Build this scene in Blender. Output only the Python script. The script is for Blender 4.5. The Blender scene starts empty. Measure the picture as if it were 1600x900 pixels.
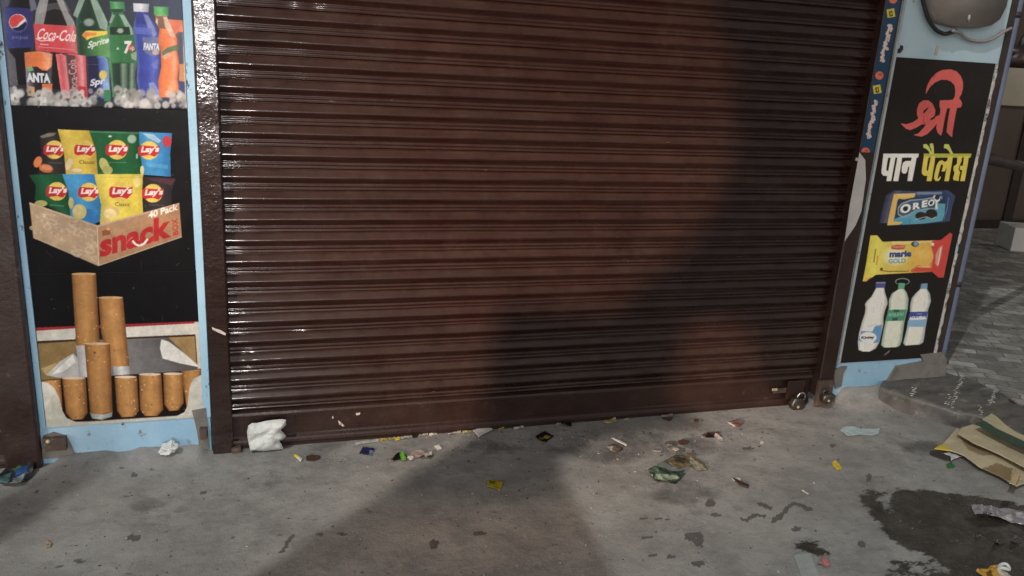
import bpy, bmesh, math, random
import numpy as np
from mathutils import Vector, noise as mnoise

random.seed(7); rng = np.random.RandomState(11)
sc = bpy.context.scene
COL = sc.collection
R_ = math.radians

# ------------------------------------------------------------------ camera
# camera solved from the vanishing points of the shutter; wall plane is Y=0, ground is Z=0
_vv = np.array([-270., 4400., 1293.]); _vh = np.array([4240., -120., 1293.]); FPX = 1293.
_dn = _vv/np.linalg.norm(_vv); _rt = _vh/np.linalg.norm(_vh)
_rt = _rt - _dn*(_rt@_dn); _rt /= np.linalg.norm(_rt)
_fw = np.cross(_dn, _rt)
if _fw[2] < 0: _fw = -_fw
RM = np.array([_rt, _fw, -_dn])
CP = np.array([0.111, -2.945, 1.5])
def ray(px, py): return RM @ np.array([px-800., py-450., FPX])
def wall(px, py, Y=0.):
    r = ray(px, py); t = (Y-CP[1])/r[1]; return CP+t*r
def gnd(px, py, Z=0.):
    r = ray(px, py); t = (Z-CP[2])/r[2]; return CP+t*r
def project(P):
    c = (np.asarray(P)-CP) @ RM
    return np.stack([c[..., 0]/c[..., 2]*FPX+800, c[..., 1]/c[..., 2]*FPX+450], -1)

cd = bpy.data.cameras.new('camera'); cam = bpy.data.objects.new('camera', cd); COL.objects.link(cam)
cd.sensor_width = 36; cd.lens = FPX/1600*36; cd.clip_start = .05; cd.clip_end = 500
from mathutils import Matrix
cam.matrix_world = Matrix([[RM[i][0], -RM[i][1], -RM[i][2], CP[i]] for i in range(3)]+[[0, 0, 0, 1]])
sc.camera = cam

# ------------------------------------------------------------------ world, lamps, exposure
w = bpy.data.worlds.new('World'); sc.world = w; w.use_nodes = True
nt = w.node_tree; bg = nt.nodes['Background']
sky = nt.nodes.new('ShaderNodeTexSky'); sky.sky_type = 'NISHITA'; sky.sun_disc = False
sky.sun_elevation = R_(20); sky.sun_rotation = R_(220)
hs = nt.nodes.new('ShaderNodeHueSaturation'); hs.inputs['Saturation'].default_value = .12
mulc = nt.nodes.new('ShaderNodeMix'); mulc.data_type = 'RGBA'; mulc.blend_type = 'MULTIPLY'; mulc.inputs[0].default_value = 1
mulc.inputs[7].default_value = (1.0, .93, .88, 1)
nt.links.new(sky.outputs[0], hs.inputs['Color']); nt.links.new(hs.outputs[0], mulc.inputs[6])
nt.links.new(mulc.outputs[2], bg.inputs[0])
bg.inputs[1].default_value = .125

LA = np.array([-8.5, -9.3, 17.5])         # street lamp high on the left behind the camera
def point(name, loc, power, radius, col):
    l = bpy.data.lights.new(name, 'POINT'); l.energy = power; l.shadow_soft_size = radius; l.color = col
    o = bpy.data.objects.new(name, l); COL.objects.link(o); o.location = loc; return o
def spot(name, loc, target, power, radius, col, ang, blend=.5):
    l = bpy.data.lights.new(name, 'SPOT'); l.energy = power; l.shadow_soft_size = radius; l.color = col
    l.spot_size = R_(ang); l.spot_blend = blend
    o = bpy.data.objects.new(name, l); COL.objects.link(o); o.location = loc
    o.rotation_euler = (Vector(target)-Vector(loc)).to_track_quat('-Z', 'Y').to_euler(); return o
point('street_lamp_light', LA, 7900, .16, (1, .98, .93))
# lamp of the shop across the lane, low and almost straight behind the camera
spot('far_shop_light', (-.42, -8.6, 1.98), (-.35, 0, 1.15), 1350, .16, (1, .93, .91), 22, 1.)
# added warm spot, unseen and low on the left, to light the shutter
LC = np.array([-9.0, -10.0, 3.2])
spot('added_shutter_light', LC, (1.42, 0, .86), 17500, .10, (1, .66, .46), 11.0, .9)
point('added_ledge_light', (7.7, 2.45, 1.95), 22, .05, (1, .93, .84))  # added unseen lamp to brighten the cream ledge
vs = sc.view_settings
vs.view_transform = 'Standard'; vs.look = 'None'; vs.gamma = 1; vs.use_curve_mapping = False
vs.exposure = -.14

# ------------------------------------------------------------------ helpers
def lin(c):
    c = np.asarray(c, float)/255.
    return np.where(c <= .04045, c/12.92, ((c+.055)/1.055)**2.4)
def L4(*c, g=1.): return tuple(np.minimum(lin(c)*g, .9))+(1.,)

def meta(o, label=None, cat=None, group=None, kind=None):
    if label: o['label'] = label
    if cat: o['category'] = cat
    if group: o['group'] = group
    if kind: o['kind'] = kind
    return o
def empty(name, loc, label, cat, group=None):
    o = bpy.data.objects.new(name, None); COL.objects.link(o); o.location = loc; o.empty_display_size = .1
    return meta(o, label, cat, group)
def link(name, me, mat, parent=None):
    o = bpy.data.objects.new(name, me); COL.objects.link(o)
    if mat is not None and not me.materials: me.materials.append(mat)
    if parent is not None:
        o.parent = parent; o.matrix_parent_inverse = Matrix.Translation(-Vector(parent.location))
    return o
def mesh(name, v, f, mat, parent=None, smooth=False, col=None):
    me = bpy.data.meshes.new(name)
    v = np.asarray(v, float); me.from_pydata(v.tolist(), [], [tuple(int(i) for i in q) for q in f])
    if col is not None: setcol(me, col)
    if smooth: me.polygons.foreach_set('use_smooth', [True]*len(me.polygons))
    me.update(); return link(name, me, mat, parent)
def setcol(me, col, name='Col'):
    a = me.color_attributes.new(name, 'FLOAT_COLOR', 'POINT')
    col = np.asarray(col, float)
    if col.shape[1] == 3: col = np.concatenate([col, np.ones((len(col), 1))], 1)
    a.data.foreach_set('color', col.ravel())
def grid_faces(nu, nv):
    i = np.arange((nu-1)*(nv-1)); a = i//(nv-1); b = i % (nv-1)
    k = a*nv+b
    return np.stack([k, k+nv, k+nv+1, k+1], 1)
def gridmesh(name, P, mat, parent=None, smooth=True, col=None, flip=False):
    nu, nv = P.shape[:2]; f = grid_faces(nu, nv)
    if flip: f = f[:, ::-1]
    me = bpy.data.meshes.new(name); n = len(f)
    me.vertices.add(nu*nv); me.vertices.foreach_set('co', P.reshape(-1).astype(np.float32))
    me.loops.add(n*4); me.loops.foreach_set('vertex_index', f.reshape(-1).astype(np.int32))
    me.polygons.add(n); me.polygons.foreach_set('loop_start', np.arange(0, n*4, 4, dtype=np.int32))
    me.polygons.foreach_set('use_smooth', np.full(n, smooth))
    me.update(calc_edges=True); me.validate()
    if col is not None: setcol(me, col.reshape(-1, col.shape[-1]))
    return link(name, me, mat, parent)
def bm_obj(name, bm, mat, parent=None, smooth=False):
    me = bpy.data.meshes.new(name); bm.normal_update(); bm.to_mesh(me); bm.free()
    if smooth: me.polygons.foreach_set('use_smooth', [True]*len(me.polygons))
    return link(name, me, mat, parent)
def add_box(bm, lo, hi, bev=0.):
    r = bmesh.ops.create_cube(bm, size=1); vs_ = r['verts']
    for v in vs_:
        v.co = Vector([lo[i]+(v.co[i]+.5)*(hi[i]-lo[i]) for i in range(3)])
    if bev > 0:
        es = list({e for v in vs_ for e in v.link_edges})
        bmesh.ops.bevel(bm, geom=es, offset=bev, segments=2, affect='EDGES', profile=.6)
def box(name, lo, hi, mat, parent=None, bev=0.):
    bm = bmesh.new(); add_box(bm, lo, hi, bev); return bm_obj(name, bm, mat, parent)
def add_tube(bm, pts, rad, seg=12, cap=True):
    pts = [Vector(p) for p in pts]; n = len(pts)
    rr = rad if hasattr(rad, '__len__') else [rad]*n
    rings = []; prev = None
    for i, p in enumerate(pts):
        t = (pts[min(i+1, n-1)]-pts[max(i-1, 0)]).normalized()
        if prev is None:
            u = t.orthogonal().normalized()
        else:
            u = (prev-t*prev.dot(t)).normalized()
        prev = u; v = t.cross(u)
        rings.append([bm.verts.new(p+(u*math.cos(a)+v*math.sin(a))*rr[i]) for a in [2*math.pi*k/seg for k in range(seg)]])
    for i in range(n-1):
        for k in range(seg):
            bm.faces.new((rings[i][k], rings[i][(k+1) % seg], rings[i+1][(k+1) % seg], rings[i+1][k]))
    if cap:
        bm.faces.new(rings[0][::-1]); bm.faces.new(rings[-1])
def tube(name, pts, rad, mat, parent=None, seg=12):
    bm = bmesh.new(); add_tube(bm, pts, rad, seg); return bm_obj(name, bm, mat, parent, True)
def prism(name, poly, y0, y1, mat, parent=None):
    """polygon in (x,z), thickness along Y"""
    bm = bmesh.new()
    a = [bm.verts.new((p[0], y0, p[1])) for p in poly]; b = [bm.verts.new((p[0], y1, p[1])) for p in poly]
    bm.faces.new(a); bm.faces.new(b[::-1]); n = len(poly)
    for i in range(n): bm.faces.new((a[i], b[i], b[(i+1) % n], a[(i+1) % n]))
    bmesh.ops.recalc_face_normals(bm, faces=bm.faces)
    return bm_obj(name, bm, mat, parent)

def fnoise(x, y, s, seed=0.):
    """cheap smooth value noise on arrays, -1..1"""
    x = np.asarray(x)*s+seed*17.3; y = np.asarray(y)*s-seed*9.1
    xi = np.floor(x).astype(np.int64); yi = np.floor(y).astype(np.int64); fx = x-xi; fy = y-yi
    fx = fx*fx*(3-2*fx); fy = fy*fy*(3-2*fy)
    def h(a, b):
        n = (a*374761393+b*668265263+int(seed*1000)*1442695) & 0x7fffffff
        n = ((n ^ (n >> 13))*1274126177) & 0x7fffffff
        return ((n ^ (n >> 16)) & 0xffff)/32767.5-1
    return (h(xi, yi)*(1-fx)+h(xi+1, yi)*fx)*(1-fy)+(h(xi, yi+1)*(1-fx)+h(xi+1, yi+1)*fx)*fy
def fbm(x, y, s, seed=0., o=4):
    r = 0; a = 1; t = 0
    for k in range(o):
        r = r+a*fnoise(x, y, s*2**k, seed+k); t += a; a *= .5
    return r/t

# ------------------------------------------------------------------ materials
def newmat(name):
    m = bpy.data.materials.new(name); m.use_nodes = True
    return m, m.node_tree, m.node_tree.nodes['Principled BSDF']
def N(nt, t, **kw):
    n = nt.nodes.new(t)
    for k, v in kw.items():
        if k in ('operation', 'blend_type', 'data_type', 'noise_dimensions', 'feature', 'layer_name', 'attribute_name'): setattr(n, k, v)
        else: n.inputs[k].default_value = v
    return n
def texco(nt, scale=(1, 1, 1), geo=True):
    g = nt.nodes.new('ShaderNodeNewGeometry'); mp = nt.nodes.new('ShaderNodeMapping')
    mp.inputs['Scale'].default_value = scale; nt.links.new(g.outputs['Position'], mp.inputs[0]); return mp.outputs[0]
def noisen(nt, scale, detail=5, rough=.6, vscale=(1, 1, 1)):
    n = nt.nodes.new('ShaderNodeTexNoise'); n.inputs['Scale'].default_value = scale
    n.inputs['Detail'].default_value = detail; n.inputs['Roughness'].default_value = rough
    nt.links.new(texco(nt, vscale), n.inputs['Vector']); return n.outputs['Fac']
def ramp(nt, src, p0, p1, c0=(0, 0, 0, 1), c1=(1, 1, 1, 1)):
    r = nt.nodes.new('ShaderNodeValToRGB'); r.color_ramp.elements[0].position = p0; r.color_ramp.elements[1].position = p1
    r.color_ramp.elements[0].color = c0; r.color_ramp.elements[1].color = c1
    nt.links.new(src, r.inputs[0]); return r.outputs[0]
def mix(nt, fac, a, b, mode='MIX'):
    m = nt.nodes.new('ShaderNodeMix'); m.data_type = 'RGBA'; m.blend_type = mode
    for s, i in ((fac, 0), (a, 6), (b, 7)):
        if hasattr(s, 'links'): nt.links.new(s, m.inputs[i])
        elif i == 0: m.inputs[0].default_value = s
        else: m.inputs[i].default_value = tuple(s)[:3]+(1,)
    return m.outputs[2]
def math_(nt, op, a, b=0.):
    m = nt.nodes.new('ShaderNodeMath'); m.operation = op
    for s, i in ((a, 0), (b, 1)):
        if hasattr(s, 'links'): nt.links.new(s, m.inputs[i])
        else: m.inputs[i].default_value = s
    return m.outputs[0]
def bump(nt, bs, h, strength, dist=.01, prev=None):
    b = nt.nodes.new('ShaderNodeBump'); b.inputs['Strength'].default_value = strength; b.inputs['Distance'].default_value = dist
    nt.links.new(h, b.inputs['Height'])
    if prev is not None: nt.links.new(prev, b.inputs['Normal'])
    nt.links.new(b.outputs[0], bs.inputs['Normal']); return b.outputs[0]

def mat_paint(name, c, c2, rough, r2=None, scale=6, bs=.15, bscale=60, dirt=None, dthr=(.6, .75), dscale=14, vscale=(1, 1, 1), metal=0., spec=.5):
    m, t, b = newmat(name)
    col = mix(t, ramp(t, noisen(t, scale, vscale=vscale), .3, .7), c, c2)
    if dirt is not None:
        col = mix(t, ramp(t, noisen(t, dscale, 8, .7, vscale), *dthr), col, dirt)
    t.links.new(col, b.inputs['Base Color'])
    rr = ramp(t, noisen(t, scale*2.3, vscale=vscale), .3, .7, (rough,)*3+(1,), ((r2 or rough),)*3+(1,))
    t.links.new(rr, b.inputs['Roughness']); b.inputs['Metallic'].default_value = metal
    b.inputs['Specular IOR Level'].default_value = spec
    bump(t, b, noisen(t, bscale, 6), bs, .004)
    return m
def mat_attr(name, rough=.5, bs=.2, bscale=120, trans=0., spec=.5, grain=.25, metal=0.):
    m, t, b = newmat(name)
    a = t.nodes.new('ShaderNodeAttribute'); a.attribute_name = 'Col'
    g = ramp(t, noisen(t, 90, 6, .7), .3, .75, (1-grain,)*3+(1,), (1, 1, 1, 1))
    t.links.new(mix(t, 1., a.outputs['Color'], g, 'MULTIPLY'), b.inputs['Base Color'])
    b.inputs['Roughness'].default_value = rough; b.inputs['Specular IOR Level'].default_value = spec
    b.inputs['Metallic'].default_value = metal
    bump(t, b, noisen(t, bscale, 5), bs, .003)
    if trans: b.inputs['Transmission Weight'].default_value = trans
    return m

# brown gloss enamel of the shutter
def mat_enamel(name, bumpy=False):
    m, t, b = newmat(name)
    base = mix(t, ramp(t, noisen(t, 3.5, 6, .6), .35, .65), (.0090, .0018, .0009), (.0140, .0030, .0016))
    streak = ramp(t, noisen(t, 1.0, 8, .7, (5, 5, 120)), .42, .72)
    base = mix(t, math_(t, 'MULTIPLY', streak, .30), base, (.040, .022, .017))
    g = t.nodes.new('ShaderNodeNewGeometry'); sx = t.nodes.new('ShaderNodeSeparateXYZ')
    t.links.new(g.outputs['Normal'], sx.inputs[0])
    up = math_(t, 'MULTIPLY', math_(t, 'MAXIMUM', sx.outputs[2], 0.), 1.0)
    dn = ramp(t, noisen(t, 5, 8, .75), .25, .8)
    dust_lit = math_(t, 'MULTIPLY', math_(t, 'ADD', math_(t, 'MULTIPLY', up, .8), .05), dn)  # dusty layer; up-facing slat faces paled to paint their lit grey bands
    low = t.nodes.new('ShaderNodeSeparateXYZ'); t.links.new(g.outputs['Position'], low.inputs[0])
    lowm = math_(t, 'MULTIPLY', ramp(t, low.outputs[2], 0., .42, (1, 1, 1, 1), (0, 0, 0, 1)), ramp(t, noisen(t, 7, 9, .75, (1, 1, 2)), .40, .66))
    base = mix(t, dust_lit, base, (.076, .048, .037))
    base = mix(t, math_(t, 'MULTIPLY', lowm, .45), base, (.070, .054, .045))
    smg = ramp(t, noisen(t, 2.6, 10, .75, (1, 1, 1.4)), .56, .70)
    base = mix(t, math_(t, 'MULTIPLY', smg, .28), base, (.062, .044, .036))
    fleck = ramp(t, noisen(t, 1.0, 6, .65, (18, 60, 160)), .700, .735)
    fleck2 = ramp(t, noisen(t, 2.2, 3, .5), .5, .62)
    base = mix(t, math_(t, 'MULTIPLY', math_(t, 'MULTIPLY', fleck, fleck2), .8), base, (.30, .26, .24))
    t.links.new(base, b.inputs['Base Color'])
    rr = ramp(t, noisen(t, 14, 6, .7), .3, .75, (.20, .20, .20, 1), (.42, .42, .42, 1))
    t.links.new(math_(t, 'ADD', rr, math_(t, 'MULTIPLY', dust_lit, .35)), b.inputs['Roughness'])
    cw = ramp(t, noisen(t, 1., 9, .72, (5, 5, 26)), .38, .66, (1, 1, 1, 1), (.25, .25, .25, 1))
    b.inputs['Specular IOR Level'].default_value = .16
    b.inputs['Coat Weight'].default_value = 1. if bumpy else .5; t.links.new(math_(t, 'MULTIPLY', cw, 1. if bumpy else .62), b.inputs['Coat Weight']); b.inputs['Coat Roughness'].default_value = .10 if bumpy else .095; b.inputs['Coat IOR'].default_value = 1.7 if bumpy else 1.5
    if bumpy:
        p = bump(t, b, ramp(t, noisen(t, 60, 3, .6), .3, .75), .26, .003)
        p = bump(t, b, noisen(t, 200, 2), .2, .0012, p)
    else:
        p = bump(t, b, noisen(t, 1., 4, .6, (6, 24, 40)), .12, .004)
        p = bump(t, b, noisen(t, 160, 3, .6), .09, .0012, p)
    t.links.new(p, b.inputs['Coat Normal'])
    return m
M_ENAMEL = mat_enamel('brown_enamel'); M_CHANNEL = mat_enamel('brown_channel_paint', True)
M_DULL = mat_paint('dull_brown_paint', (.017, .0062, .0042), (.030, .014, .010), .32, .55, 5, .35, 60, (.075, .055, .045), (.62, .72), 20)
M_BLUE = mat_paint('pale_blue_limewash', lin((126, 166, 196)), lin((146, 184, 208)), .55, .7, 3, .3, 40, lin((110, 104, 98)), (.63, .69), 22)
M_BLUE2 = mat_paint('bright_blue_limewash', lin((134, 176, 204)), lin((160, 194, 214)), .6, .75, 5, .4, 60, lin((120, 120, 118)), (.60, .68), 18)
M_EDGE = mat_paint('chipped_blue_edge', lin((140, 182, 208)), lin((160, 200, 220)), .4, .6, 7, .4, 60, (.018, .018, .022), (.60, .63), 11, (1, 1, .5))
M_BLACKED = mat_paint('blackened_edge', (.02, .014, .012), (.04, .028, .025), .45, .6, 8, .4, 60, lin((130, 120, 112)), (.66, .70), 40)
M_CEM = mat_paint('worn_cement', (.15, .14, .128), (.21, .195, .18), .8, .9, 4, .6, 45, (.10, .092, .085), (.5, .7), 9)
M_STEP = mat_paint('dark_worn_cement', (.052, .051, .047), (.125, .122, .113), .35, .7, 7, 1., 22, (.30, .295, .28), (.56, .74), 9, (.8, 2.2, 1.5))
M_WALLD = mat_paint('dim_brown_wall', (.062, .046, .038), (.085, .064, .052), .7, .8, 2, .3, 30)
M_CREAM = mat_paint('cream_ledge', lin((150, 146, 130)), lin((165, 160, 142)), .6, .7, 3, .2, 40)
M_BLK = mat_paint('black_rubber', (.012, .012, .013), (.02, .02, .02), .35, .5, 9, .2, 90)
M_GRYC = mat_paint('grey_cable', (.22, .20, .19), (.30, .24, .24), .5, .6, 20, .2, 90)
M_STEEL = mat_paint('lock_steel', (.06, .058, .052), (.13, .12, .11), .22, .45, 18, .4, 120, metal=.8)
M_SHACK = mat_paint('shackle_steel', (.5, .5, .48), (.6, .6, .58), .2, .3, 18, .2, 120, metal=1.)
M_RUST = mat_paint('rusty_iron', (.05, .034, .026), (.10, .065, .048), .6, .8, 16, .7, 90, (.22, .17, .12), (.58, .7), 30)
M_PIPE = mat_paint('blue_grey_pipe', lin((88, 98, 122)), lin((108, 118, 140)), .4, .6, 6, .3, 60, (.05, .05, .055), (.62, .7), 30, (1, 1, .3))
M_TAPE = mat_paint('silver_tape', (.42, .38, .34), (.60, .55, .50), .28, .5, 22, .8, 60, (.10, .08, .07), (.52, .6), 26)
M_OCC = mat_paint('shade_blocker', (.2, .18, .15), (.25, .22, .18), .9, .9)  # shared by the added out-of-view shade pieces
M_BRASS = mat_paint('brass', (.45, .40, .24), (.55, .50, .33), .35, .5, 30, .4, 100, metal=.3)
M_PRINT = mat_attr('printed_vinyl', .35, .06, 25, grain=.14, spec=.08)
M_SCRAP = mat_attr('litter_paper', .55, .35, 160)
M_FOIL = mat_attr('litter_foil', .30, .5, 120, metal=.15)
M_BAG = mat_paint('thin_white_plastic', (.50, .54, .52), (.62, .65, .64), .38, .5, 20, .3, 90)
M_BAG.node_tree.nodes['Principled BSDF'].inputs['Subsurface Weight'].default_value = .15
M_BAG.node_tree.nodes['Principled BSDF'].inputs['Subsurface Radius'].default_value = (.02, .02, .02)

# ================================================================== STRUCTURE: ground
def inpoly(X, Y, poly):
    poly = np.asarray(poly, float); ins = np.zeros(X.shape, bool); n = len(poly)
    for i in range(n):
        x0, y0 = poly[i][:2]; x1, y1 = poly[(i+1) % n][:2]
        if y0 == y1: continue
        c = ((y0 > Y) != (y1 > Y)) & (X < (x1-x0)*(Y-y0)/(y1-y0)+x0); ins ^= c
    return ins
def blur(a, k):
    if k < 1: return a
    ker = np.exp(-np.linspace(-2, 2, 2*k+1)**2); ker /= ker.sum()
    for ax in (0, 1):
        pad = [(0, 0)]*a.ndim; pad[ax] = (k, k); p = np.pad(a, pad, mode='edge'); r = 0
        for i, wgt in enumerate(ker):
            sl = [slice(None)]*a.ndim; sl[ax] = slice(i, i+a.shape[ax]); r = r+wgt*p[tuple(sl)]
        a = r
    return a
def gp(pts, Z=0.): return [tuple(gnd(x, y, Z)[:2]) for x, y in pts]

gx = np.concatenate([[-60, -30, -15, -8, -5, -3.5, -2.4], np.arange(-1.7, 3.9, .0105), [4.3, 5, 6.5, 9, 15, 30, 60]])
gy = np.concatenate([[-60, -30, -15, -9, -6, -4.5, -3.4], np.arange(-2.0, .06, .0105), [.2, .5, 1, 2, 4, 8, 16, 30]])
GX, GY = np.meshgrid(gx, gy, indexing='ij')
def gheight(X, Y):
    h = .0045*fbm(X, Y, 1.3, 3)+.0012*fbm(X, Y, 9, 5)
    near = np.clip(1+Y/.16, 0, 1)**1.5*(Y < .08)
    def bumpx(a, b, s=.06): return 1/(1+np.exp(-(X-a)/s*4))/(1+np.exp((X-b)/s*4))
    h = h+near*(.030*bumpx(-.58, -.10, .03)*(1+.35*fbm(X, Y, 14, 8))+.062*bumpx(2.665, 2.96, .05)*(1+.25*fbm(X, Y, 10, 9)))
    far = np.clip((np.abs(X-1.1)-2.8)/.5, 0, 1)
    return np.where((np.abs(X-1.1) > 3.3) | (Y < -2.2), -.003, h*(1-far))
GZ = gheight(GX, GY)
wet = np.zeros(GX.shape); drk = np.zeros(GX.shape); lgt = np.zeros(GX.shape)
def paint(arr, pts, v=1.): arr[inpoly(GX, GY, gp(pts))] = v
def dab(arr, cx, cy, rx, ry, v=1.):
    paint(arr, [(cx+rx*math.cos(a), cy+ry*math.sin(a)) for a in np.linspace(0, 2*math.pi, 20)[:-1]], v)
paint(wet, [(1343, 778), (1352, 768), (1392, 770), (1400, 764), (1450, 764), (1480, 772), (1530, 776), (1562, 782), (1610, 790), (1720, 800), (1900, 1000), (1560, 1000), (1500, 905), (1462, 872), (1420, 858), (1386, 838), (1378, 822), (1360, 806)])
paint(wet, [(1368, 775), (1396, 773), (1402, 790), (1392, 806), (1380, 795)], .15)
paint(wet, [(1380, 872), (1440, 872), (1490, 900), (1560, 960), (1400, 960)], .55)
paint(wet, [(1236, 846), (1252, 841), (1262, 848), (1282, 852), (1297, 858), (1294, 866), (1258, 868), (1246, 858)])
paint(drk, [(1067, 834), (1100, 832), (1097, 858), (1084, 848), (1070, 842)], 1)
for a in [(1090, 881, 11, 5), (1244, 826, 7, 4), (677, 850, 8, 7), (749, 834, 10, 3), (805, 826, 3, 2), (500, 834, 8, 2.5), (534, 834, 8, 2.5),
          (1015, 840, 12, 2), (1034, 811, 12, 1.6), (1004, 810, 10, 1.8), (1118, 804, 8, 2), (1022, 868, 9, 2), (1048, 870, 6, 2.5), (1358, 746, 5, 6),
          (208, 840, 12, 5), (124, 876, 7, 3), (92, 885, 8, 3), (318, 769, 7, 3), (362, 838, 3, 2), (58, 768, 4, 2), (1300, 697, 5, 3), (1345, 850, 6, 5), (210, 742, 6, 3),
          (1168, 701, 10, 2), (488, 716, 12, 4), (1110, 786, 8, 5), (1063, 703, 8, 5), (1050, 694, 10, 5)]:
    dab(drk, *a)
for k in range(26):      # twisted dark streaks
    t = k/25.; dab(drk, 1209+56*t, 812-24*math.sin(min(1, t*1.35)*math.pi/2)+3*math.sin(t*9)+max(0, t-.8)*30, 4, 2.4+2*(t < .2))
for k in range(18):
    t = k/17.; dab(drk, 1160+34*t, 811-8*t+3*math.sin(t*8), 4, 2.2)
for k in range(12):
    t = k/11.; dab(drk, 1186+18*t, 786+8*t, 3, 2.2)
for k in range(14):
    t = k/13.; dab(drk, 440+18*t, 862-27*t, 3.5, 2.4)
for a in [(960, 712, 60, 16, .42), (1000, 690, 55, 18, .40), (1080, 700, 55, 22, .38), (1060, 770, 60, 26, .36), (900, 700, 60, 10, .36), (760, 700, 70, 16, .34), (240, 780, 34, 12, .34), (540, 700, 120, 10, .26),
          (250, 800, 70, 22, .25), (1440, 700, 44, 14, .5), (1120, 790, 70, 20, .26), (700, 880, 60, 14, .2), (420, 755, 28, 10, .3), (1230, 660, 40, 8, .3), (1330, 770, 30, 14, .2), (450, 740, 60, 20, .2)]:
    x, y, rx, ry, v = a; v *= 1.35
    q = inpoly(GX, GY, gp([(x+rx*math.cos(b), y+ry*math.sin(b)) for b in np.linspace(0, 2*math.pi, 24)[:-1]]))
    drk[q] = np.maximum(drk[q], v)
for a in [(150, 780, 90, 14), (560, 780, 110, 30), (290, 720, 60, 12), (950, 790, 60, 30), (1200, 830, 90, 40), (120, 860, 120, 26), (1240, 720, 60, 16), (60, 745, 90, 16), (1450, 845, 20, 5), (640, 840, 60, 20), (1550, 880, 30, 12)]:
    dab(lgt, *a, 1)
isf = (np.abs(GX-1.1) < 2.85) & (GY > -2.05)
wet = blur(wet, 5); sharp = drk >= .9; drk = np.maximum(blur(np.where(sharp, 0, drk), 8), blur(sharp*1., 1)); lgt = blur(lgt, 12)
mg, t, b = newmat('trodden_concrete')
at = t.nodes.new('ShaderNodeAttribute'); at.attribute_name = 'Col'
sp = t.nodes.new('ShaderNodeSeparateColor'); t.links.new(at.outputs['Color'], sp.inputs[0])
n1 = noisen(t, 1.6, 8, .65); n2 = noisen(t, 9, 10, .7); n3 = noisen(t, 45, 8, .7); n4 = noisen(t, 3.2, 12, .78)
c = mix(t, ramp(t, n1, .35, .65), (.198, .184, .168), (.258, .244, .222))
c = mix(t, ramp(t, n2, .42, .62, (0, 0, 0, 1), (.8, .8, .8, 1)), c, (.150, .140, .128))
n5 = noisen(t, 4.2, 9, .72, (1, 1.6, 1))
c = mix(t, ramp(t, n5, .50, .66, (0, 0, 0, 1), (.62, .62, .62, 1)), c, (.118, .110, .100))
c = mix(t, ramp(t, n4, .56, .60, (0, 0, 0, 1), (.30, .30, .30, 1)), c, (.275, .258, .235))
c = mix(t, ramp(t, n3, .60, .72, (0, 0, 0, 1), (.5, .5, .5, 1)), c, (.120, .108, .098))
c = mix(t, ramp(t, n3, .25, .34, (.4, .4, .4, 1), (0, 0, 0, 1)), c, (.32, .30, .28))
c = mix(t, math_(t, 'MULTIPLY', sp.outputs[2], .30), c, (.31, .295, .265))
dn = math_(t, 'ADD', sp.outputs[1], math_(t, 'MULTIPLY', math_(t, 'SUBTRACT', n2, .5), .9))
dm = ramp(t, dn, .30, .62)
c = mix(t, math_(t, 'MULTIPLY', dm, .85), c, (.055, .049, .044))
spk = ramp(t, noisen(t, 26, 4, .6), .68, .71)
c = mix(t, math_(t, 'MULTIPLY', spk, .75), c, (.045, .038, .034))
wn = math_(t, 'ADD', sp.outputs[0], math_(t, 'MULTIPLY', math_(t, 'SUBTRACT', noisen(t, 10, 10, .78, (1, 2., 1)), .5), 3.4))
wm = ramp(t, wn, .44, .52)
halo = ramp(t, wn, .16, .46)
c = mix(t, math_(t, 'MULTIPLY', halo, .42), c, (.085, .080, .070))
n6 = noisen(t, 230, 4, .7)
c = mix(t, ramp(t, n6, .56, .70, (0, 0, 0, 1), (.45, .45, .45, 1)), c, (.34, .33, .31))
c = mix(t, ramp(t, n6, .30, .42, (.5, .5, .5, 1), (0, 0, 0, 1)), c, (.09, .084, .076))
wc = mix(t, ramp(t, noisen(t, 12, 8, .7), .40, .7), (.024, .022, .018), (.070, .064, .055))
c = mix(t, 1., c, (1.26, 1.34, 1.40), 'MULTIPLY')
c = mix(t, wm, c, wc)
t.links.new(c, b.inputs['Base Color'])
rr = mix(t, wm, ramp(t, n2, .3, .7, (.55, .55, .55, 1), (.85, .85, .85, 1)), ramp(t, n3, .35, .6, (.12, .12, .12, 1), (.5, .5, .5, 1)))
t.links.new(rr, b.inputs['Roughness'])
p_ = bump(t, b, n2, .5, .010); p_ = bump(t, b, n3, .5, .004, p_); bump(t, b, noisen(t, 160, 5, .7), .45, .002, p_)
colg = np.stack([wet, drk, lgt, np.ones_like(wet)], -1)
g = gridmesh('ground', np.stack([GX, GY, GZ], -1), mg, col=colg); meta(g, kind='structure')

# tiled alley floor at Z=.09 with its worn edge
mt, t, b = newmat('interlocking_pavers')
br = t.nodes.new('ShaderNodeTexBrick'); br.inputs['Scale'].default_value = 1; br.inputs['Brick Width'].default_value = .135
br.inputs['Row Height'].default_value = .075; br.inputs['Mortar Size'].default_value = .0035; br.inputs['Bias'].default_value = -.1
br.inputs['Color1'].default_value = (.19, .19, .178, 1); br.inputs['Color2'].default_value = (.50, .50, .47, 1); br.inputs['Mortar'].default_value = (.10, .097, .09, 1)
nz = t.nodes.new('ShaderNodeTexNoise'); nz.inputs['Scale'].default_value = 9; nz.inputs['Detail'].default_value = 3
mp = t.nodes.new('ShaderNodeMapping'); mp.inputs['Rotation'].default_value = (0, 0, R_(28))
geo = t.nodes.new('ShaderNodeNewGeometry'); t.links.new(geo.outputs['Position'], nz.inputs['Vector'])
vm = t.nodes.new('ShaderNodeVectorMath'); vm.operation = 'MULTIPLY_ADD'; vm.inputs[1].default_value = (.05, .05, 0)
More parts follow.
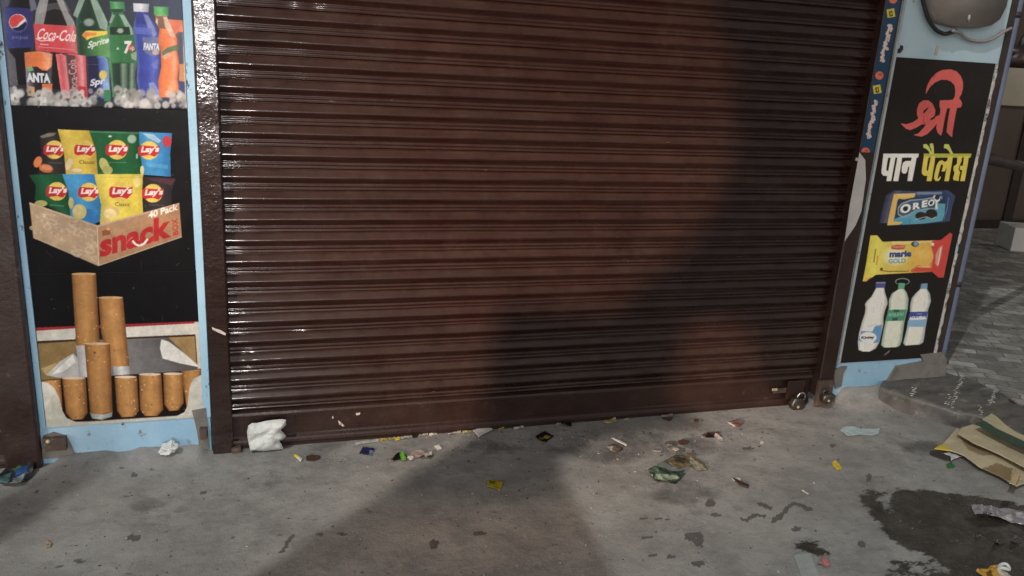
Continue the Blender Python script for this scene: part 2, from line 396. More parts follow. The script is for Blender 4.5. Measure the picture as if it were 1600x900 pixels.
t.links.new(nz.outputs['Color'], vm.inputs[0]); t.links.new(geo.outputs['Position'], vm.inputs[2]); t.links.new(vm.outputs[0], mp.inputs[0])
t.links.new(mp.outputs[0], br.inputs['Vector'])
c = mix(t, ramp(t, noisen(t, 7, 8, .7), .40, .68), br.outputs['Color'], (.105, .10, .092))
c = mix(t, ramp(t, noisen(t, 15, 4, .6), .66, .70), c, (.035, .032, .028))
t.links.new(c, b.inputs['Base Color']); b.inputs['Roughness'].default_value = .6
bump(t, b, br.outputs['Fac'], -.5, .004)
edge = [gnd(1474, 578, .095), gnd(1497, 585, .095), gnd(1522, 592, .095), gnd(1545, 603, .095), gnd(1565, 612, .095), gnd(1600, 634, .095), gnd(1650, 668, .095), gnd(1800, 770, .095)]
ev = [(3.20, .004)]+[(p[0], p[1]) for p in edge]+[(9, -1.9), (12, -1.9), (12, 5), (3.20, 5)]
bm = bmesh.new()
top = [bm.verts.new((x, y, .095)) for x, y in ev]; bot = [bm.verts.new((x, y, -.02)) for x, y in ev]
bm.faces.new(top[::-1]); n = len(ev)
for i in range(n): bm.faces.new((top[i], top[(i+1) % n], bot[(i+1) % n], bot[i]))
bmesh.ops.recalc_face_normals(bm, faces=bm.faces)
meta(bm_obj('tiled_floor', bm, mt), kind='structure')

# worn cement step between the pillar and the tiles
U = 70; V = 26
A0 = gnd(1374, 604, .085); A1 = gnd(1425, 622, .08); A2 = gnd(1490, 640, .075); A3 = gnd(1552, 655, .075); A4 = gnd(1600, 678, .07); A5 = gnd(1700, 740, .07)
B0 = gnd(1398, 571, .09); B1 = gnd(1470, 577, .09); B2 = gnd(1522, 594, .09); B3 = gnd(1562, 612, .09); B4 = gnd(1600, 636, .09); B5 = gnd(1700, 700, .09)
fr = np.array([A0, A1, A2, A3, A4, A5]); bk = np.array([B0, B1, B2, B3, B4, B5])
ts = np.linspace(0, 5, U); P = np.zeros((U, V, 3))
def lerp_(a, t_): return np.stack([np.interp(t_, range(6), a[:, k]) for k in range(3)], -1)
F_ = lerp_(fr, ts); B_ = lerp_(bk, ts)
for j in range(V):
    if j < 7:      # front face down to the ground
        q = 1-j/6.; P[:, j] = F_; P[:, j, 2] = F_[:, 2]*(1-q)-.02*q
        P[:, j, 1] -= .016*q*q
    else:
        q = (j-6)/(V-7.); P[:, j] = F_*(1-q)+B_*q
P[0, :, 0] -= 0
nzv = fbm(P[..., 0], P[..., 1]+P[..., 2], 12, 4)
P[..., 2] += .010*nzv; P[:, :7, 1] += .014*fbm(P[:, :7, 0], P[:, :7, 2], 16, 6)
P[:, 6, 2] -= .006
so = gridmesh('concrete_step', P, M_STEP); meta(so, kind='structure')
# left end face of the step
e0 = P[0]; v = np.concatenate([e0, e0*np.array([1, 1, 0])+np.array([.01, 0, -.02])]); f = [(i, i+1, i+1+V, i+V) for i in range(V-1)]
mesh('step_end', v, f, M_STEP, so, True)
# bright splashes of old whitewash running over the step
def splash(p0, p1, wd, nm='whitewash_drip'):
    pts = [gnd(p0[0]+(p1[0]-p0[0])*k/14., p0[1]+(p1[1]-p0[1])*k/14.+2*math.sin(k*2.1), .1) for k in range(15)]
    return pts
M_DRIP = mat_paint('old_whitewash', (.22, .22, .21), (.50, .50, .48), .4, .6, 30, .5, 120)
bm = bmesh.new()
dep = bpy.context.evaluated_depsgraph_get
def drop_on_step(px, py):
    """first surface of the step hit by the sight line, from its own grid"""
    best = None
    for Z in (.10, .09, .08, .06, .04, .02): best = gnd(px, py, Z) if best is None else best
    pr = project(P); d = (pr[..., 0]-px)**2+(pr[..., 1]-py)**2; i = np.unravel_index(np.argmin(d), d.shape); return P[i]
for (a, b_, n_) in [(a__, b__, n__*3) for (a__, b__, n__) in (((1503, 590), (1487, 634), 26), ((1430, 606), (1424, 616), 9), ((1557, 605), (1547, 630), 16), ((1530, 634), (1534, 650), 6), ((1484, 618), (1478, 632), 5))]:
    for k in range(n_):
        tt = k/(n_-1.); px = a[0]+(b_[0]-a[0])*tt+random.gauss(0, 1.6); py = a[1]+(b_[1]-a[1])*tt+random.gauss(0, 1.)
        c0 = drop_on_step(px, py); r = random.uniform(.002, .0065)
        m_ = bmesh.ops.create_icosphere(bm, subdivisions=1, radius=r, matrix=Matrix.Translation(Vector(c0)+Vector((0, 0, .001))))
        for v_ in m_['verts']: v_.co.z = c0[2]+(v_.co.z-c0[2])*.25; v_.co.x = c0[0]+(v_.co.x-c0[0])*1.5; v_.co += Vector([random.gauss(0, .0012) for _ in range(3)])
meta(bm_obj('whitewash_drip', bm, M_DRIP, so, True), 'white splashes of old limewash down the step')

# ================================================================== printed pictures (painted in numpy, stored as vertex colours)
S = 3
class Canvas:
    def __init__(s, x0, y0, x1, y1, c):
        s.x0, s.y0 = x0, y0; s.w = int((x1-x0)*S); s.h = int((y1-y0)*S)
        s.a = np.zeros((s.h, s.w, 3)); s.a[:] = c
        s.X, s.Y = np.meshgrid(x0+(np.arange(s.w)+.5)/S, y0+(np.arange(s.h)+.5)/S)
    def _win(s, xa, ya, xb, yb):
        i0 = max(0, int((ya-s.y0)*S)-1); i1 = min(s.h, int((yb-s.y0)*S)+2); j0 = max(0, int((xa-s.x0)*S)-1); j1 = min(s.w, int((xb-s.x0)*S)+2)
        return slice(i0, max(i0, i1)), slice(j0, max(j0, j1))
    def poly(s, pts, c, al=1.):
        p = np.asarray(pts, float); wn = s._win(*p.min(0), *p.max(0)); X = s.X[wn]; Y = s.Y[wn]
        if X.size == 0: return
        m = inpoly(X, Y, p)*al
        s.a[wn] = s.a[wn]*(1-m[..., None])+np.asarray(c, float)*m[..., None]
    def gpoly(s, pts, stops, al=1., axis='x'):
        """polygon shaded across its width row by row, or down its height"""
        p = np.asarray(pts, float); wn = s._win(*p.min(0), *p.max(0)); X = s.X[wn]; Y = s.Y[wn]
        if X.size == 0: return
        m = inpoly(X, Y, p)
        if axis == 'x':
            lo = np.where(m, X, 1e9).min(1, keepdims=True); hi = np.where(m, X, -1e9).max(1, keepdims=True); u = (X-lo)/np.maximum(hi-lo, 1e-3)
        else: u = (Y-p[:, 1].min())/(np.ptp(p[:, 1])+1e-6)
        u = np.clip(u, 0, 1); us = [k for k, _ in stops]
        c = np.stack([np.interp(u, us, [q[k] for _, q in stops]) for k in range(3)], -1); m = m[..., None]*al
        s.a[wn] = s.a[wn]*(1-m)+c*m
    def ell(s, cx, cy, rx, ry, c, al=1., rot=0., soft=0.):
        r = max(rx, ry)*1.3; wn = s._win(cx-r, cy-r, cx+r, cy+r); X = s.X[wn]-cx; Y = s.Y[wn]-cy
        if X.size == 0: return
        ca, sa = math.cos(rot), math.sin(rot); d = np.sqrt(((X*ca+Y*sa)/rx)**2+((-X*sa+Y*ca)/ry)**2)
        m = (np.clip((1-d)/max(soft, 1e-3), 0, 1) if soft else (d < 1)*1.)*al
        s.a[wn] = s.a[wn]*(1-m[..., None])+np.asarray(c, float)*m[..., None]
    def line(s, pts, wd, c, al=1.):
        pts = [np.asarray(p, float) for p in pts]
        for a, b_ in zip(pts[:-1], pts[1:]):
            d = b_-a; l = np.hypot(*d)+1e-9; n_ = np.array([-d[1], d[0]])/l*wd/2
            s.poly([a+n_, b_+n_, b_-n_, a-n_], c, al)
    def text(s, body, p0, ex, ey, c, al=1., off=0.):
        T = text_tris(body, off); p0 = np.array(p0, float); ex = np.array(ex, float); ey = np.array(ey, float)
        Q = p0+T[..., :1]*ex+T[..., 1:2]*ey; q = Q.reshape(-1, 2); wn = s._win(*q.min(0), *q.max(0)); X = s.X[wn]; Y = s.Y[wn]
        if X.size == 0: return
        m = np.zeros(X.shape, bool)
        for tri in Q:
            (ax, ay), (bx, by), (cx, cy) = tri
            sub = s._win(min(ax, bx, cx), min(ay, by, cy), max(ax, bx, cx), max(ay, by, cy))
            i0 = sub[0].start-wn[0].start; i1 = sub[0].stop-wn[0].start; j0 = sub[1].start-wn[1].start; j1 = sub[1].stop-wn[1].start
            i0 = max(i0, 0); j0 = max(j0, 0)
            x = X[i0:i1, j0:j1]; y = Y[i0:i1, j0:j1]
            d1 = (x-bx)*(ay-by)-(ax-bx)*(y-by); d2 = (x-cx)*(by-cy)-(bx-cx)*(y-cy); d3 = (x-ax)*(cy-ay)-(cx-ax)*(y-ay)
            m[i0:i1, j0:j1] |= ~(((d1 < 0) | (d2 < 0) | (d3 < 0)) & ((d1 > 0) | (d2 > 0) | (d3 > 0)))
        m = m[..., None]*al; s.a[wn] = s.a[wn]*(1-m)+np.asarray(c, float)*m
    def sample(s, px):
        x = np.clip((px[..., 0]-s.x0)*S-.5, 0, s.w-1.001); y = np.clip((px[..., 1]-s.y0)*S-.5, 0, s.h-1.001)
        i = y.astype(int); j = x.astype(int); fy = (y-i)[..., None]; fx = (x-j)[..., None]; a = s.a
        return (a[i, j]*(1-fx)+a[i, j+1]*fx)*(1-fy)+(a[i+1, j]*(1-fx)+a[i+1, j+1]*fx)*fy
_tc = {}
def text_tris(body, off):
    k = (body, off)
    if k in _tc: return _tc[k]
    c = bpy.data.curves.new('t', 'FONT'); c.body = body; c.offset = off; c.resolution_u = 3
    o = bpy.data.objects.new('t', c); COL.objects.link(o); bpy.context.view_layer.update()
    me = o.to_mesh(); me.calc_loop_triangles()
    v = np.array([tuple(q.co)[:2] for q in me.vertices]); tr = np.array([tuple(q.vertices) for q in me.loop_triangles])
    lo = v.min(0); v = (v-lo)/(v.max(0)-lo); T = v[tr]
    o.to_mesh_clear(); bpy.data.objects.remove(o); bpy.data.curves.remove(c); _tc[k] = T; return T

def panel(name, cv, x0, x1, z0, z1, Y, parent, gain=1.04, step=.0017, ripple=.0008, label=None, thick=.003):
    nu = int((x1-x0)/step)+2; nv = int((z1-z0)/step)+2
    X, Z = np.meshgrid(np.linspace(x0, x1, nu), np.linspace(z0, z1, nv), indexing='ij')
    Yv = Y-ripple*fbm(X, Z, 5, 2)
    P_ = np.stack([X, Yv, Z], -1); c_ = np.clip(cv.sample(project(P_)), 0, 255)
    n_ = fbm(X, Z, 40, 3)[..., None]; n2_ = fbm(X, Z, 7, 6)[..., None]
    c_ = lin(c_)*gain*(1+.07*n_+.06*n2_)+.0015
    o = gridmesh(name, P_, M_PRINT, parent, col=np.clip(c_, 0, .88))
    # backing sheet gives the poster its thickness
    sm = o.modifiers.new('thickness', 'SOLIDIFY'); sm.thickness = thick; sm.offset = 1 if False else -1
    if label: o['label'] = label
    return o

BK = (17, 17, 19)
# ---------------- left poster
cv = Canvas(-10, -130, 330, 700, BK)
cv.gpoly([(-10, -130), (330, -130), (330, 169), (-10, 164)], [(0, (58, 60, 78)), (.06, (84, 88, 110)), (.1, (40, 42, 52)), (.5, (44, 50, 58)), (.8, (62, 70, 92)), (1, (70, 78, 98))])
def hi(pts, c, al=.8): cv.poly(pts, c, al)
# dark cola bottle with blue label
cv.gpoly([(26, -130), (44, -130), (50, -20), (52, 20), (52, 74), (50, 100), (52, 132), (15, 134), (12, 100), (10, 74), (8, 20), (18, -20)], [(0, (92, 92, 104)), (.14, (36, 34, 40)), (.4, (24, 22, 28)), (.85, (20, 19, 24)), (1, (60, 58, 66))])
cv.poly([(12, 78), (24, 92), (28, 134), (16, 134)], (110, 108, 112), .75)
cv.gpoly([(7, 10), (50, 14), (53, 74), (10, 76)], [(0, (70, 74, 128)), (.2, (54, 58, 120)), (.6, (42, 44, 104)), (1, (48, 48, 100))])
cv.poly([(44, -10), (52, -10), (58, 14), (48, 18)], (130, 130, 150), .6)
cv.ell(28.5, 36.5, 15, 14.5, (70, 74, 130)); cv.ell(27.5, 34.5, 13.5, 12.5, (208, 202, 198))
cv.poly([(14.5, 33), (17, 27), (22, 23.5), (29, 22.5), (35, 25), (38.5, 29), (32, 34), (26, 41), (19, 43), (15, 38)], (208, 62, 60))
cv.poly([(19.5, 43.5), (28, 42.5), (34, 38), (40, 33), (41.5, 38), (37, 46), (30, 48), (23, 47)], (28, 30, 70))
cv.text('pepsi', (19, 62), (24, 1), (0, -7), (120, 124, 160), .8)
# cola bottle
cv.gpoly([(68, -130), (92, -130), (94, -40), (100, 0), (112, 22), (118, 44), (122, 86), (118, 140), (60, 140), (56, 84), (54, 40), (60, 18), (68, 0), (66, -40)], [(0, (70, 66, 70)), (.2, (34, 28, 30)), (.5, (26, 20, 22)), (.8, (34, 26, 28)), (1, (70, 60, 62))])
cv.poly([(62, 8), (102, 2), (110, 18), (84, 14), (60, 22)], (120, 122, 124), .45)
hi([(62, 0), (76, -4), (72, 20), (68, 38), (54, 38), (56, 18)], (158, 158, 156)); hi([(87, -4), (98, -2), (106, 18), (116, 34), (118, 44), (106, 42), (98, 22)], (165, 165, 163))
cv.gpoly([(52, 37), (120, 41), (123, 85), (56, 79)], [(0, (198, 70, 78)), (.25, (206, 62, 68)), (.7, (200, 66, 72)), (.9, (214, 110, 112)), (1, (190, 74, 78))])
cv.text('Coca-Cola', (56, 61), (61, 4.5), (6, -17), (232, 206, 204), 1, .015)
cv.line([(56, 60), (64, 64), (74, 63), (84, 64)], 1.6, (230, 200, 200)); cv.line([(63, 69), (76, 70)], 1.4, (232, 190, 190)); cv.line([(60, 73), (116, 78)], .8, (226, 150, 150))
hi([(62, 80), (78, 81), (80, 88), (64, 88)], (150, 146, 146), .6)
# lemon soda bottle
cv.gpoly([(134, -130), (146, -130), (148, -30), (152, 0), (163, 22), (170, 42), (172, 92), (170, 150), (122, 150), (122, 92), (118, 44), (120, 22), (130, 0), (132, -30)], [(0, (60, 96, 76)), (.15, (30, 58, 42)), (.5, (24, 46, 34)), (.85, (36, 84, 56)), (1, (90, 140, 104))])
hi([(124, -2), (134, -4), (126, 16), (121, 28), (114, 24)], (150, 176, 162)); hi([(140, -4), (148, -4), (158, 14), (168, 34), (167, 48), (156, 44), (148, 20)], (158, 178, 164))
cv.ell(139, 35, 10, 7.5, (150, 164, 154), .85, soft=.4)
cv.gpoly([(124, 50), (168, 48), (172, 90), (126, 88)], [(0, (34, 62, 44)), (.35, (56, 108, 62)), (.7, (92, 150, 78)), (1, (100, 160, 100))])
cv.poly([(128, 55), (134, 48), (168, 48.5), (167, 54), (152, 57), (140, 60), (136, 63)], (226, 196, 66)); cv.poly([(128, 55), (134, 50), (152, 51), (150, 55), (136, 57), (135, 62)], (226, 130, 66))
cv.text('Sprite', (136, 79), (33, -9), (3, -14), (214, 222, 206), 1, .03)
# second green bottle
cv.gpoly([(175, 16), (191, 17), (198, 30), (208, 46), (214, 70), (214, 98), (210, 120), (214, 152), (176, 152), (172, 110), (171, 70), (169, 44), (174, 28)], [(0, (88, 136, 100)), (.15, (44, 98, 60)), (.5, (34, 84, 50)), (.85, (58, 116, 74)), (1, (70, 120, 84))])
cv.gpoly([(171, 2), (194, 3), (196, 17), (173, 18)], [(0, (60, 130, 78)), (.4, (96, 172, 108)), (1, (52, 122, 72))]); cv.poly([(171, 14), (195, 14), (190, 19), (176, 19)], (34, 70, 44))
hi([(186, 22), (194, 24), (206, 44), (209, 56), (203, 56), (196, 42)], (158, 188, 164)); hi([(175, 22), (180, 24), (174, 36), (170, 36)], (140, 170, 148))
cv.poly([(172, 42), (202, 42), (204, 54), (172, 54)], (26, 48, 36)); cv.ell(188, 48, 6, 5, (164, 176, 162), .9, soft=.4)
cv.gpoly([(172, 55), (212, 54), (215, 98), (173, 97)], [(0, (60, 128, 76)), (.4, (46, 116, 64)), (1, (52, 110, 68))])
cv.text('7', (193, 84), (12, 0), (1.5, -20), (222, 214, 208), 1, .05); cv.ell(205, 75, 4.5, 5, (204, 60, 62)); cv.text('up', (202, 79), (8, 2), (0, -7), (226, 220, 212)); cv.poly([(204, 84), (214, 80), (213, 95), (206, 92)], (176, 190, 160), .7)
cv.ell(184, 76, 2, 2, (170, 190, 170)); cv.gpoly([(175, 99), (212, 99), (210, 148), (178, 148)], [(0, (40, 66, 50)), (.3, (28, 44, 36)), (.45, (130, 150, 134)), (.6, (90, 110, 96)), (.7, (34, 52, 42)), (.85, (140, 156, 142)), (1, (60, 84, 68))], .85)
# blue bottle
cv.gpoly([(213, 18), (229, 18), (236, 30), (246, 44), (249, 58), (247, 74), (250, 96), (248, 120), (254, 152), (218, 152), (214, 124), (215, 98), (212, 74), (210, 56), (208, 44), (211, 30)], [(0, (84, 100, 176)), (.12, (52, 66, 160)), (.45, (58, 72, 168)), (.75, (84, 98, 190)), (1, (62, 74, 160))])
cv.gpoly([(208, 5), (233, 6), (232, 19), (209, 18)], [(0, (188, 190, 196)), (.5, (214, 214, 218)), (1, (150, 154, 168))])
cv.poly([(212, 19), (230, 19), (231, 38), (212, 38)], (42, 54, 134), .7); hi([(224, 22), (231, 24), (240, 40), (245, 54), (240, 58), (232, 46)], (136, 150, 202)); cv.poly([(210, 42), (236, 44), (238, 54), (212, 53)], (92, 106, 190), .8)
cv.poly([(222, 58), (249, 58), (250, 84), (238, 88), (226, 82)], (116, 124, 156), .75); cv.text('FANTA', (224, 78), (25, 1), (1, -11), (220, 222, 230), 1, .05); cv.ell(243, 82, 5, 4, (214, 190, 150), .8)
cv.text('FAN', (226, 101), (1, 0), (0, -1), (90, 100, 180)); hi([(236, 100), (247, 92), (246, 108), (240, 106)], (110, 124, 196), .6); hi([(232, 130), (240, 128), (250, 144), (252, 156), (238, 154)], (140, 160, 208), .75)
# orange bottle(s)
cv.poly([(262, 30), (286, 32), (286, 50), (272, 54)], (226, 120, 84)); cv.gpoly([(276, 50), (289, 50), (291, 146), (278, 146)], [(0, (120, 96, 96)), (.5, (80, 84, 96)), (1, (150, 140, 140))], .8)
cv.poly([(280, 100), (290, 100), (290, 128), (280, 126)], (206, 140, 90)); cv.poly([(280, 128), (290, 128), (291, 144), (281, 143)], (70, 76, 130))
cv.gpoly([(243, 22), (260, 23), (264, 36), (272, 46), (277, 62), (276, 78), (280, 100), (277, 124), (281, 152), (249, 152), (247, 128), (252, 104), (251, 80), (247, 62), (249, 46), (244, 36)], [(0, (206, 104, 62)), (.2, (232, 122, 70)), (.55, (238, 132, 84)), (.8, (244, 154, 112)), (1, (214, 112, 74))])
cv.gpoly([(240, 10), (263, 11), (263, 25), (241, 24)], [(0, (78, 160, 88)), (.5, (104, 190, 112)), (1, (64, 140, 78))])
cv.poly([(244, 25), (258, 25), (264, 40), (266, 46), (248, 44)], (92, 80, 70), .75); hi([(255, 26), (261, 27), (268, 42), (274, 58), (266, 56), (258, 42)], (218, 190, 168), .85); hi([(244, 28), (247, 30), (246, 40), (243, 34)], (200, 190, 180))
cv.poly([(253, 81), (262, 74), (276, 70), (278, 78), (264, 82), (254, 88)], (86, 120, 88), .9); cv.poly([(253, 88), (262, 82), (270, 86), (258, 93)], (196, 196, 190), .5); hi([(268, 96), (274, 90), (276, 108), (270, 112)], (244, 172, 136), .6); cv.ell(266, 140, 5, 9, (246, 180, 140), .6, soft=.5)
cv.poly([(284, -60), (291, -60), (294, 90), (290, 160), (287, 90)], (206, 210, 216), .85)
# cans
cv.gpoly([(38, 83), (82, 84), (81, 148), (43, 150)], [(0, (150, 140, 150)), (.15, (90, 84, 96)), (.35, (44, 36, 42)), (.7, (30, 28, 32)), (.92, (80, 78, 84)), (1, (50, 48, 54))])
cv.gpoly([(38, 82), (60, 80), (82, 84), (81, 104), (74, 110), (66, 110), (58, 104), (50, 104), (40, 107)], [(0, (206, 112, 72)), (.3, (222, 112, 60)), (.6, (230, 122, 66)), (.9, (236, 158, 118)), (1, (200, 110, 80))])
cv.poly([(42, 105), (50, 104), (53, 110), (44, 112)], (110, 170, 110)); cv.text('ANTA', (42, 128), (37, 2), (-1, -15), (206, 208, 214), 1, .06)
cv.poly([(66, 131), (82, 131), (81, 148), (66, 147)], (222, 110, 62)); cv.poly([(42, 134), (54, 136), (54, 150), (44, 150)], (196, 150, 96))
cv.gpoly([(87, 84), (110, 84), (134, 87), (137, 154), (97, 154)], [(0, (214, 116, 118)), (.14, (204, 74, 80)), (.3, (214, 130, 132)), (.36, (96, 58, 62)), (.62, (112, 62, 66)), (.68, (206, 84, 90)), (.85, (226, 146, 148)), (1, (196, 72, 80))])
cv.text('Coca-Cola', (122, 146), (-3, -54), (-13, 2), (200, 168, 166), .85, .01); cv.poly([(123, 134), (135, 136), (136, 152), (124, 150)], (198, 46, 58))
cv.gpoly([(135, 88), (160, 87), (168, 92), (173, 154), (138, 154)], [(0, (58, 54, 84)), (.1, (34, 36, 70)), (.5, (34, 36, 72)), (.62, (74, 96, 176)), (.82, (96, 128, 200)), (1, (120, 150, 190))])
cv.line([(136, 101), (156, 101)], .9, (130, 120, 150), .6); cv.ell(161, 117, 6, 7, (220, 196, 96)); cv.poly([(160, 124), (168, 122), (171, 140), (162, 142)], (140, 176, 206), .8); cv.poly([(161, 141), (173, 140), (173, 158), (163, 158)], (60, 130, 88))
cv.text('Spr', (140, 138), (23, -4), (2, -14), (206, 206, 216), 1, .04)
r2 = random.Random(5)
for k in range(120):
    x = r2.uniform(8, 295); y = r2.uniform(143, 168)-6*math.exp(-((x-30)/18)**2)-5*math.exp(-((x-186)/16)**2)-4*math.exp(-((x-148)/14)**2)
    v = r2.uniform(135, 222); rr_ = r2.uniform(4.5, 11)
    cv.ell(x, y, rr_, rr_*r2.uniform(.7, 1), (v*1.0, v*.985, v*.96), .75, r2.uniform(0, 3), soft=.35)
    if r2.random() < .4: cv.ell(x+r2.uniform(-3, 3), y+2, rr_*.5, rr_*.3, (70, 66, 64), .6, r2.uniform(0, 3), soft=.5)
cv.poly([(-10, 163.5), (60, 165), (200, 169), (330, 171.5), (330, 700), (-10, 700)], BK)
# snack packets
def logo(cx, cy, s=1.):
    cv.ell(cx, cy, 15*s, 14.5*s, (226, 192, 84)); cv.ell(cx, cy-5*s, 12*s, 7*s, (234, 206, 104), .6, soft=.5)
    cv.poly([(cx-17*s, cy-4*s), (cx-14*s, cy-8*s), (cx+12*s, cy-6*s), (cx+17*s, cy-8*s), (cx+16*s, cy+3*s), (cx+9*s, cy+10*s), (cx, cy+7*s), (cx-12*s, cy+9*s), (cx-17*s, cy+6*s)], (196, 44, 46))
    cv.text("Lay's", (cx-13.5*s, cy+6*s), (28*s, -1*s), (2.5*s, -12.5*s), (236, 222, 214), 1, .05)
cv.gpoly([(62, 212), (76, 206), (92, 206), (101, 240), (104, 272), (60, 272), (64, 240)], [(0, (36, 34, 36)), (.5, (60, 54, 52)), (1, (40, 36, 36))])
cv.poly([(62, 213), (76, 208), (88, 208), (84, 212), (66, 216)], (150, 140, 124), .7)
logo(85, 234); cv.ell(59, 253, 6, 9, (214, 118, 66), rot=.4); cv.ell(72, 263, 11, 6.5, (206, 108, 60), rot=.2); cv.ell(73, 262, 8, 4, (226, 140, 92), rot=.2)
cv.line([(76, 254), (98, 255)], 1, (120, 110, 100), .7)
def bag(pts, st, top=None):
    cv.gpoly(pts, st)
bag([(90, 202), (139, 204), (150, 236), (153, 272), (103, 272), (100, 240)], [(0, (196, 164, 62)), (.3, (226, 196, 76)), (.7, (216, 184, 66)), (1, (190, 156, 56))])
logo(133, 234); cv.text('Classic', (124, 256), (24, .5), (0, -6), (70, 56, 30)); cv.ell(108, 256, 5, 10, (222, 196, 150), rot=.4); cv.ell(118, 268, 10, 6, (206, 178, 110)); cv.ell(120, 266, 8, 3, (232, 210, 150))
bag([(139, 204), (217, 206), (222, 240), (225, 273), (153, 273), (150, 236)], [(0, (36, 96, 56)), (.3, (26, 92, 50)), (.6, (34, 104, 58)), (.85, (26, 88, 48)), (1, (20, 70, 40))])
cv.line([(140, 206), (216, 208)], 2, (100, 150, 116), .6); logo(183, 234, 1.05); cv.ell(206, 217, 8, 8, (170, 196, 170), .85, soft=.3); cv.ell(163, 258, 7, 12, (190, 186, 104), rot=-.4); cv.ell(168, 266, 8, 7, (172, 168, 92)); cv.line([(170, 254), (198, 254)], 1.5, (80, 130, 90)); cv.ell(172, 213, 3, 1.5, (190, 214, 190)); cv.ell(214, 244, 1.5, 4, (170, 200, 176))
bag([(217, 206), (269, 208), (266, 240), (267, 276), (224, 273), (219, 240)], [(0, (50, 130, 186)), (.3, (66, 150, 206)), (.7, (52, 138, 200)), (1, (38, 110, 170))])
cv.poly([(222, 208), (240, 210), (252, 220), (248, 224), (232, 216)], (180, 206, 220), .8); cv.ell(261, 221, 7, 9, (196, 54, 70)); logo(233, 235); cv.poly([(228, 254), (262, 258), (262, 264), (230, 260)], (90, 170, 214), .6); cv.ell(222, 266, 3, 7, (206, 196, 130))
bag([(45, 273), (97, 272), (107, 300), (112, 342), (74, 322), (54, 313), (56, 290)], [(0, (20, 70, 44)), (.4, (30, 96, 56)), (1, (22, 76, 46))])
logo(89, 299); cv.line([(78, 320), (100, 322)], 1.5, (90, 140, 100)); cv.ell(64, 318, 10, 5, (176, 170, 96))
bag([(97, 272), (147, 272), (156, 300), (160, 345), (135, 353), (110, 338), (107, 300)], [(0, (60, 140, 190)), (.4, (70, 156, 210)), (1, (40, 116, 180))])
cv.poly([(110, 330), (140, 326), (158, 338), (150, 350), (130, 352)], (40, 110, 176), .7); logo(139, 300); cv.ell(124, 331, 11, 12, (204, 188, 112)); cv.ell(122, 328, 7, 8, (220, 204, 136), .8); cv.ell(111, 317, 4, 9, (200, 184, 110))
bag([(147, 272), (224, 272), (222, 300), (224, 338), (175, 352), (156, 354), (158, 320)], [(0, (200, 180, 70)), (.3, (232, 210, 84)), (.7, (222, 200, 70)), (1, (200, 176, 60))])
cv.ell(214, 284, 8, 11, (240, 226, 150), .7, soft=.4); cv.line([(150, 277), (222, 277)], 1, (200, 176, 80)); logo(189, 300, 1.08); cv.text('Classic', (180, 322), (23, .4), (0, -6), (80, 64, 30)); cv.ell(175, 330, 12, 8, (214, 176, 110), rot=.3); cv.ell(172, 334, 10, 8, (230, 206, 140)); cv.ell(164, 345, 8, 5, (206, 180, 100))
bag([(223, 276), (275, 278), (268, 300), (268, 322), (236, 332), (224, 336)], [(0, (42, 38, 38)), (.5, (58, 52, 54)), (1, (40, 36, 42))]); cv.poly([(226, 279), (262, 279), (274, 280), (268, 290), (256, 286)], (96, 50, 66), .7); logo(239, 302); cv.line([(232, 320), (256, 321)], 1, (120, 110, 100), .6)
# carton
Lp = [(46, 316), (152, 352), (154, 414), (52, 371)]
cv.gpoly(Lp, [(0, (176, 148, 116)), (.5, (186, 158, 126)), (1, (170, 140, 108))])
r3 = random.Random(3)
for k in range(46):
    u = r3.random(); v_ = r3.random(); x = 50+100*u; y = (317+35*u)+(52+10*u)*v_
    if v_ > .06 and v_ < .94:
        cv.ell(x, y, r3.uniform(5, 9), r3.uniform(3, 5.5), (206, 184, 156), .55, .35+r3.gauss(0, .3)); cv.ell(x, y, r3.uniform(3.5, 6.5), r3.uniform(2, 3.6), (176, 146, 114), .7, .35)
cv.gpoly([(152, 352), (280, 317), (284, 370), (154, 415)], [(0, (168, 128, 94)), (.2, (176, 134, 98)), (1, (168, 124, 88))])
cv.poly([(46, 316), (152, 352), (280, 317), (280, 319), (152, 355), (46, 319)], (200, 176, 148), .7); cv.line([(152, 354), (154, 414)], 1.5, (206, 186, 160)); cv.line([(52, 371), (154, 415), (284, 370)], 1.6, (202, 180, 150), .8)
cv.text('snack', (156, 403), (112, -32.5), (0, -37), (186, 40, 42), 1, .045)
cv.line([(207, 376), (212, 382), (218, 384), (225, 381), (231, 373)], 3.2, (236, 228, 220)); cv.text('BOX', (279, 366), (-1.5, -26), (-9, 2.5), (176, 52, 48), 1, .03)
cv.text('40 Pack', (232, 342), (46, -14), (0, -11), (232, 226, 214), 1, .03); cv.poly([(159, 361), (171, 357), (173, 366), (160, 369)], (150, 84, 50)); cv.ell(169, 358, 3, 2, (220, 160, 90))
# cigarettes
def cig(pts, al=1.):
    cv.gpoly(pts, [(0, (120, 80, 44)), (.15, (168, 116, 62)), (.5, (196, 142, 80)), (.8, (172, 118, 64)), (1, (112, 72, 40))], al)
    p = np.array(pts); (x0_, y0_), (x1_, y1_) = p.min(0), p.max(0); q = random.Random(int(x0_*7))
    for k in range(16):
        x = q.uniform(x0_+3, x1_-3); y = q.uniform(y0_+3, y1_-3)
        if inpoly(np.array([x]), np.array([y]), p)[0]: cv.ell(x, y, q.uniform(.6, 1.8), q.uniform(.6, 1.4), (226, 186, 124) if q.random() < .7 else (150, 96, 50), .7)
cv.poly([(58, 514), (310, 503), (313, 590), (66, 600)], (34, 26, 22))
cv.poly([(58, 533), (120, 530), (124, 592), (64, 596)], (134, 108, 66)); cv.poly([(262, 526), (304, 523), (308, 576), (262, 560)], (156, 126, 80)); cv.gpoly([(118, 532), (262, 526), (312, 575), (310, 590), (120, 590)], [(0, (90, 88, 88)), (.4, (120, 118, 118)), (.7, (104, 102, 102)), (1, (84, 80, 76))])
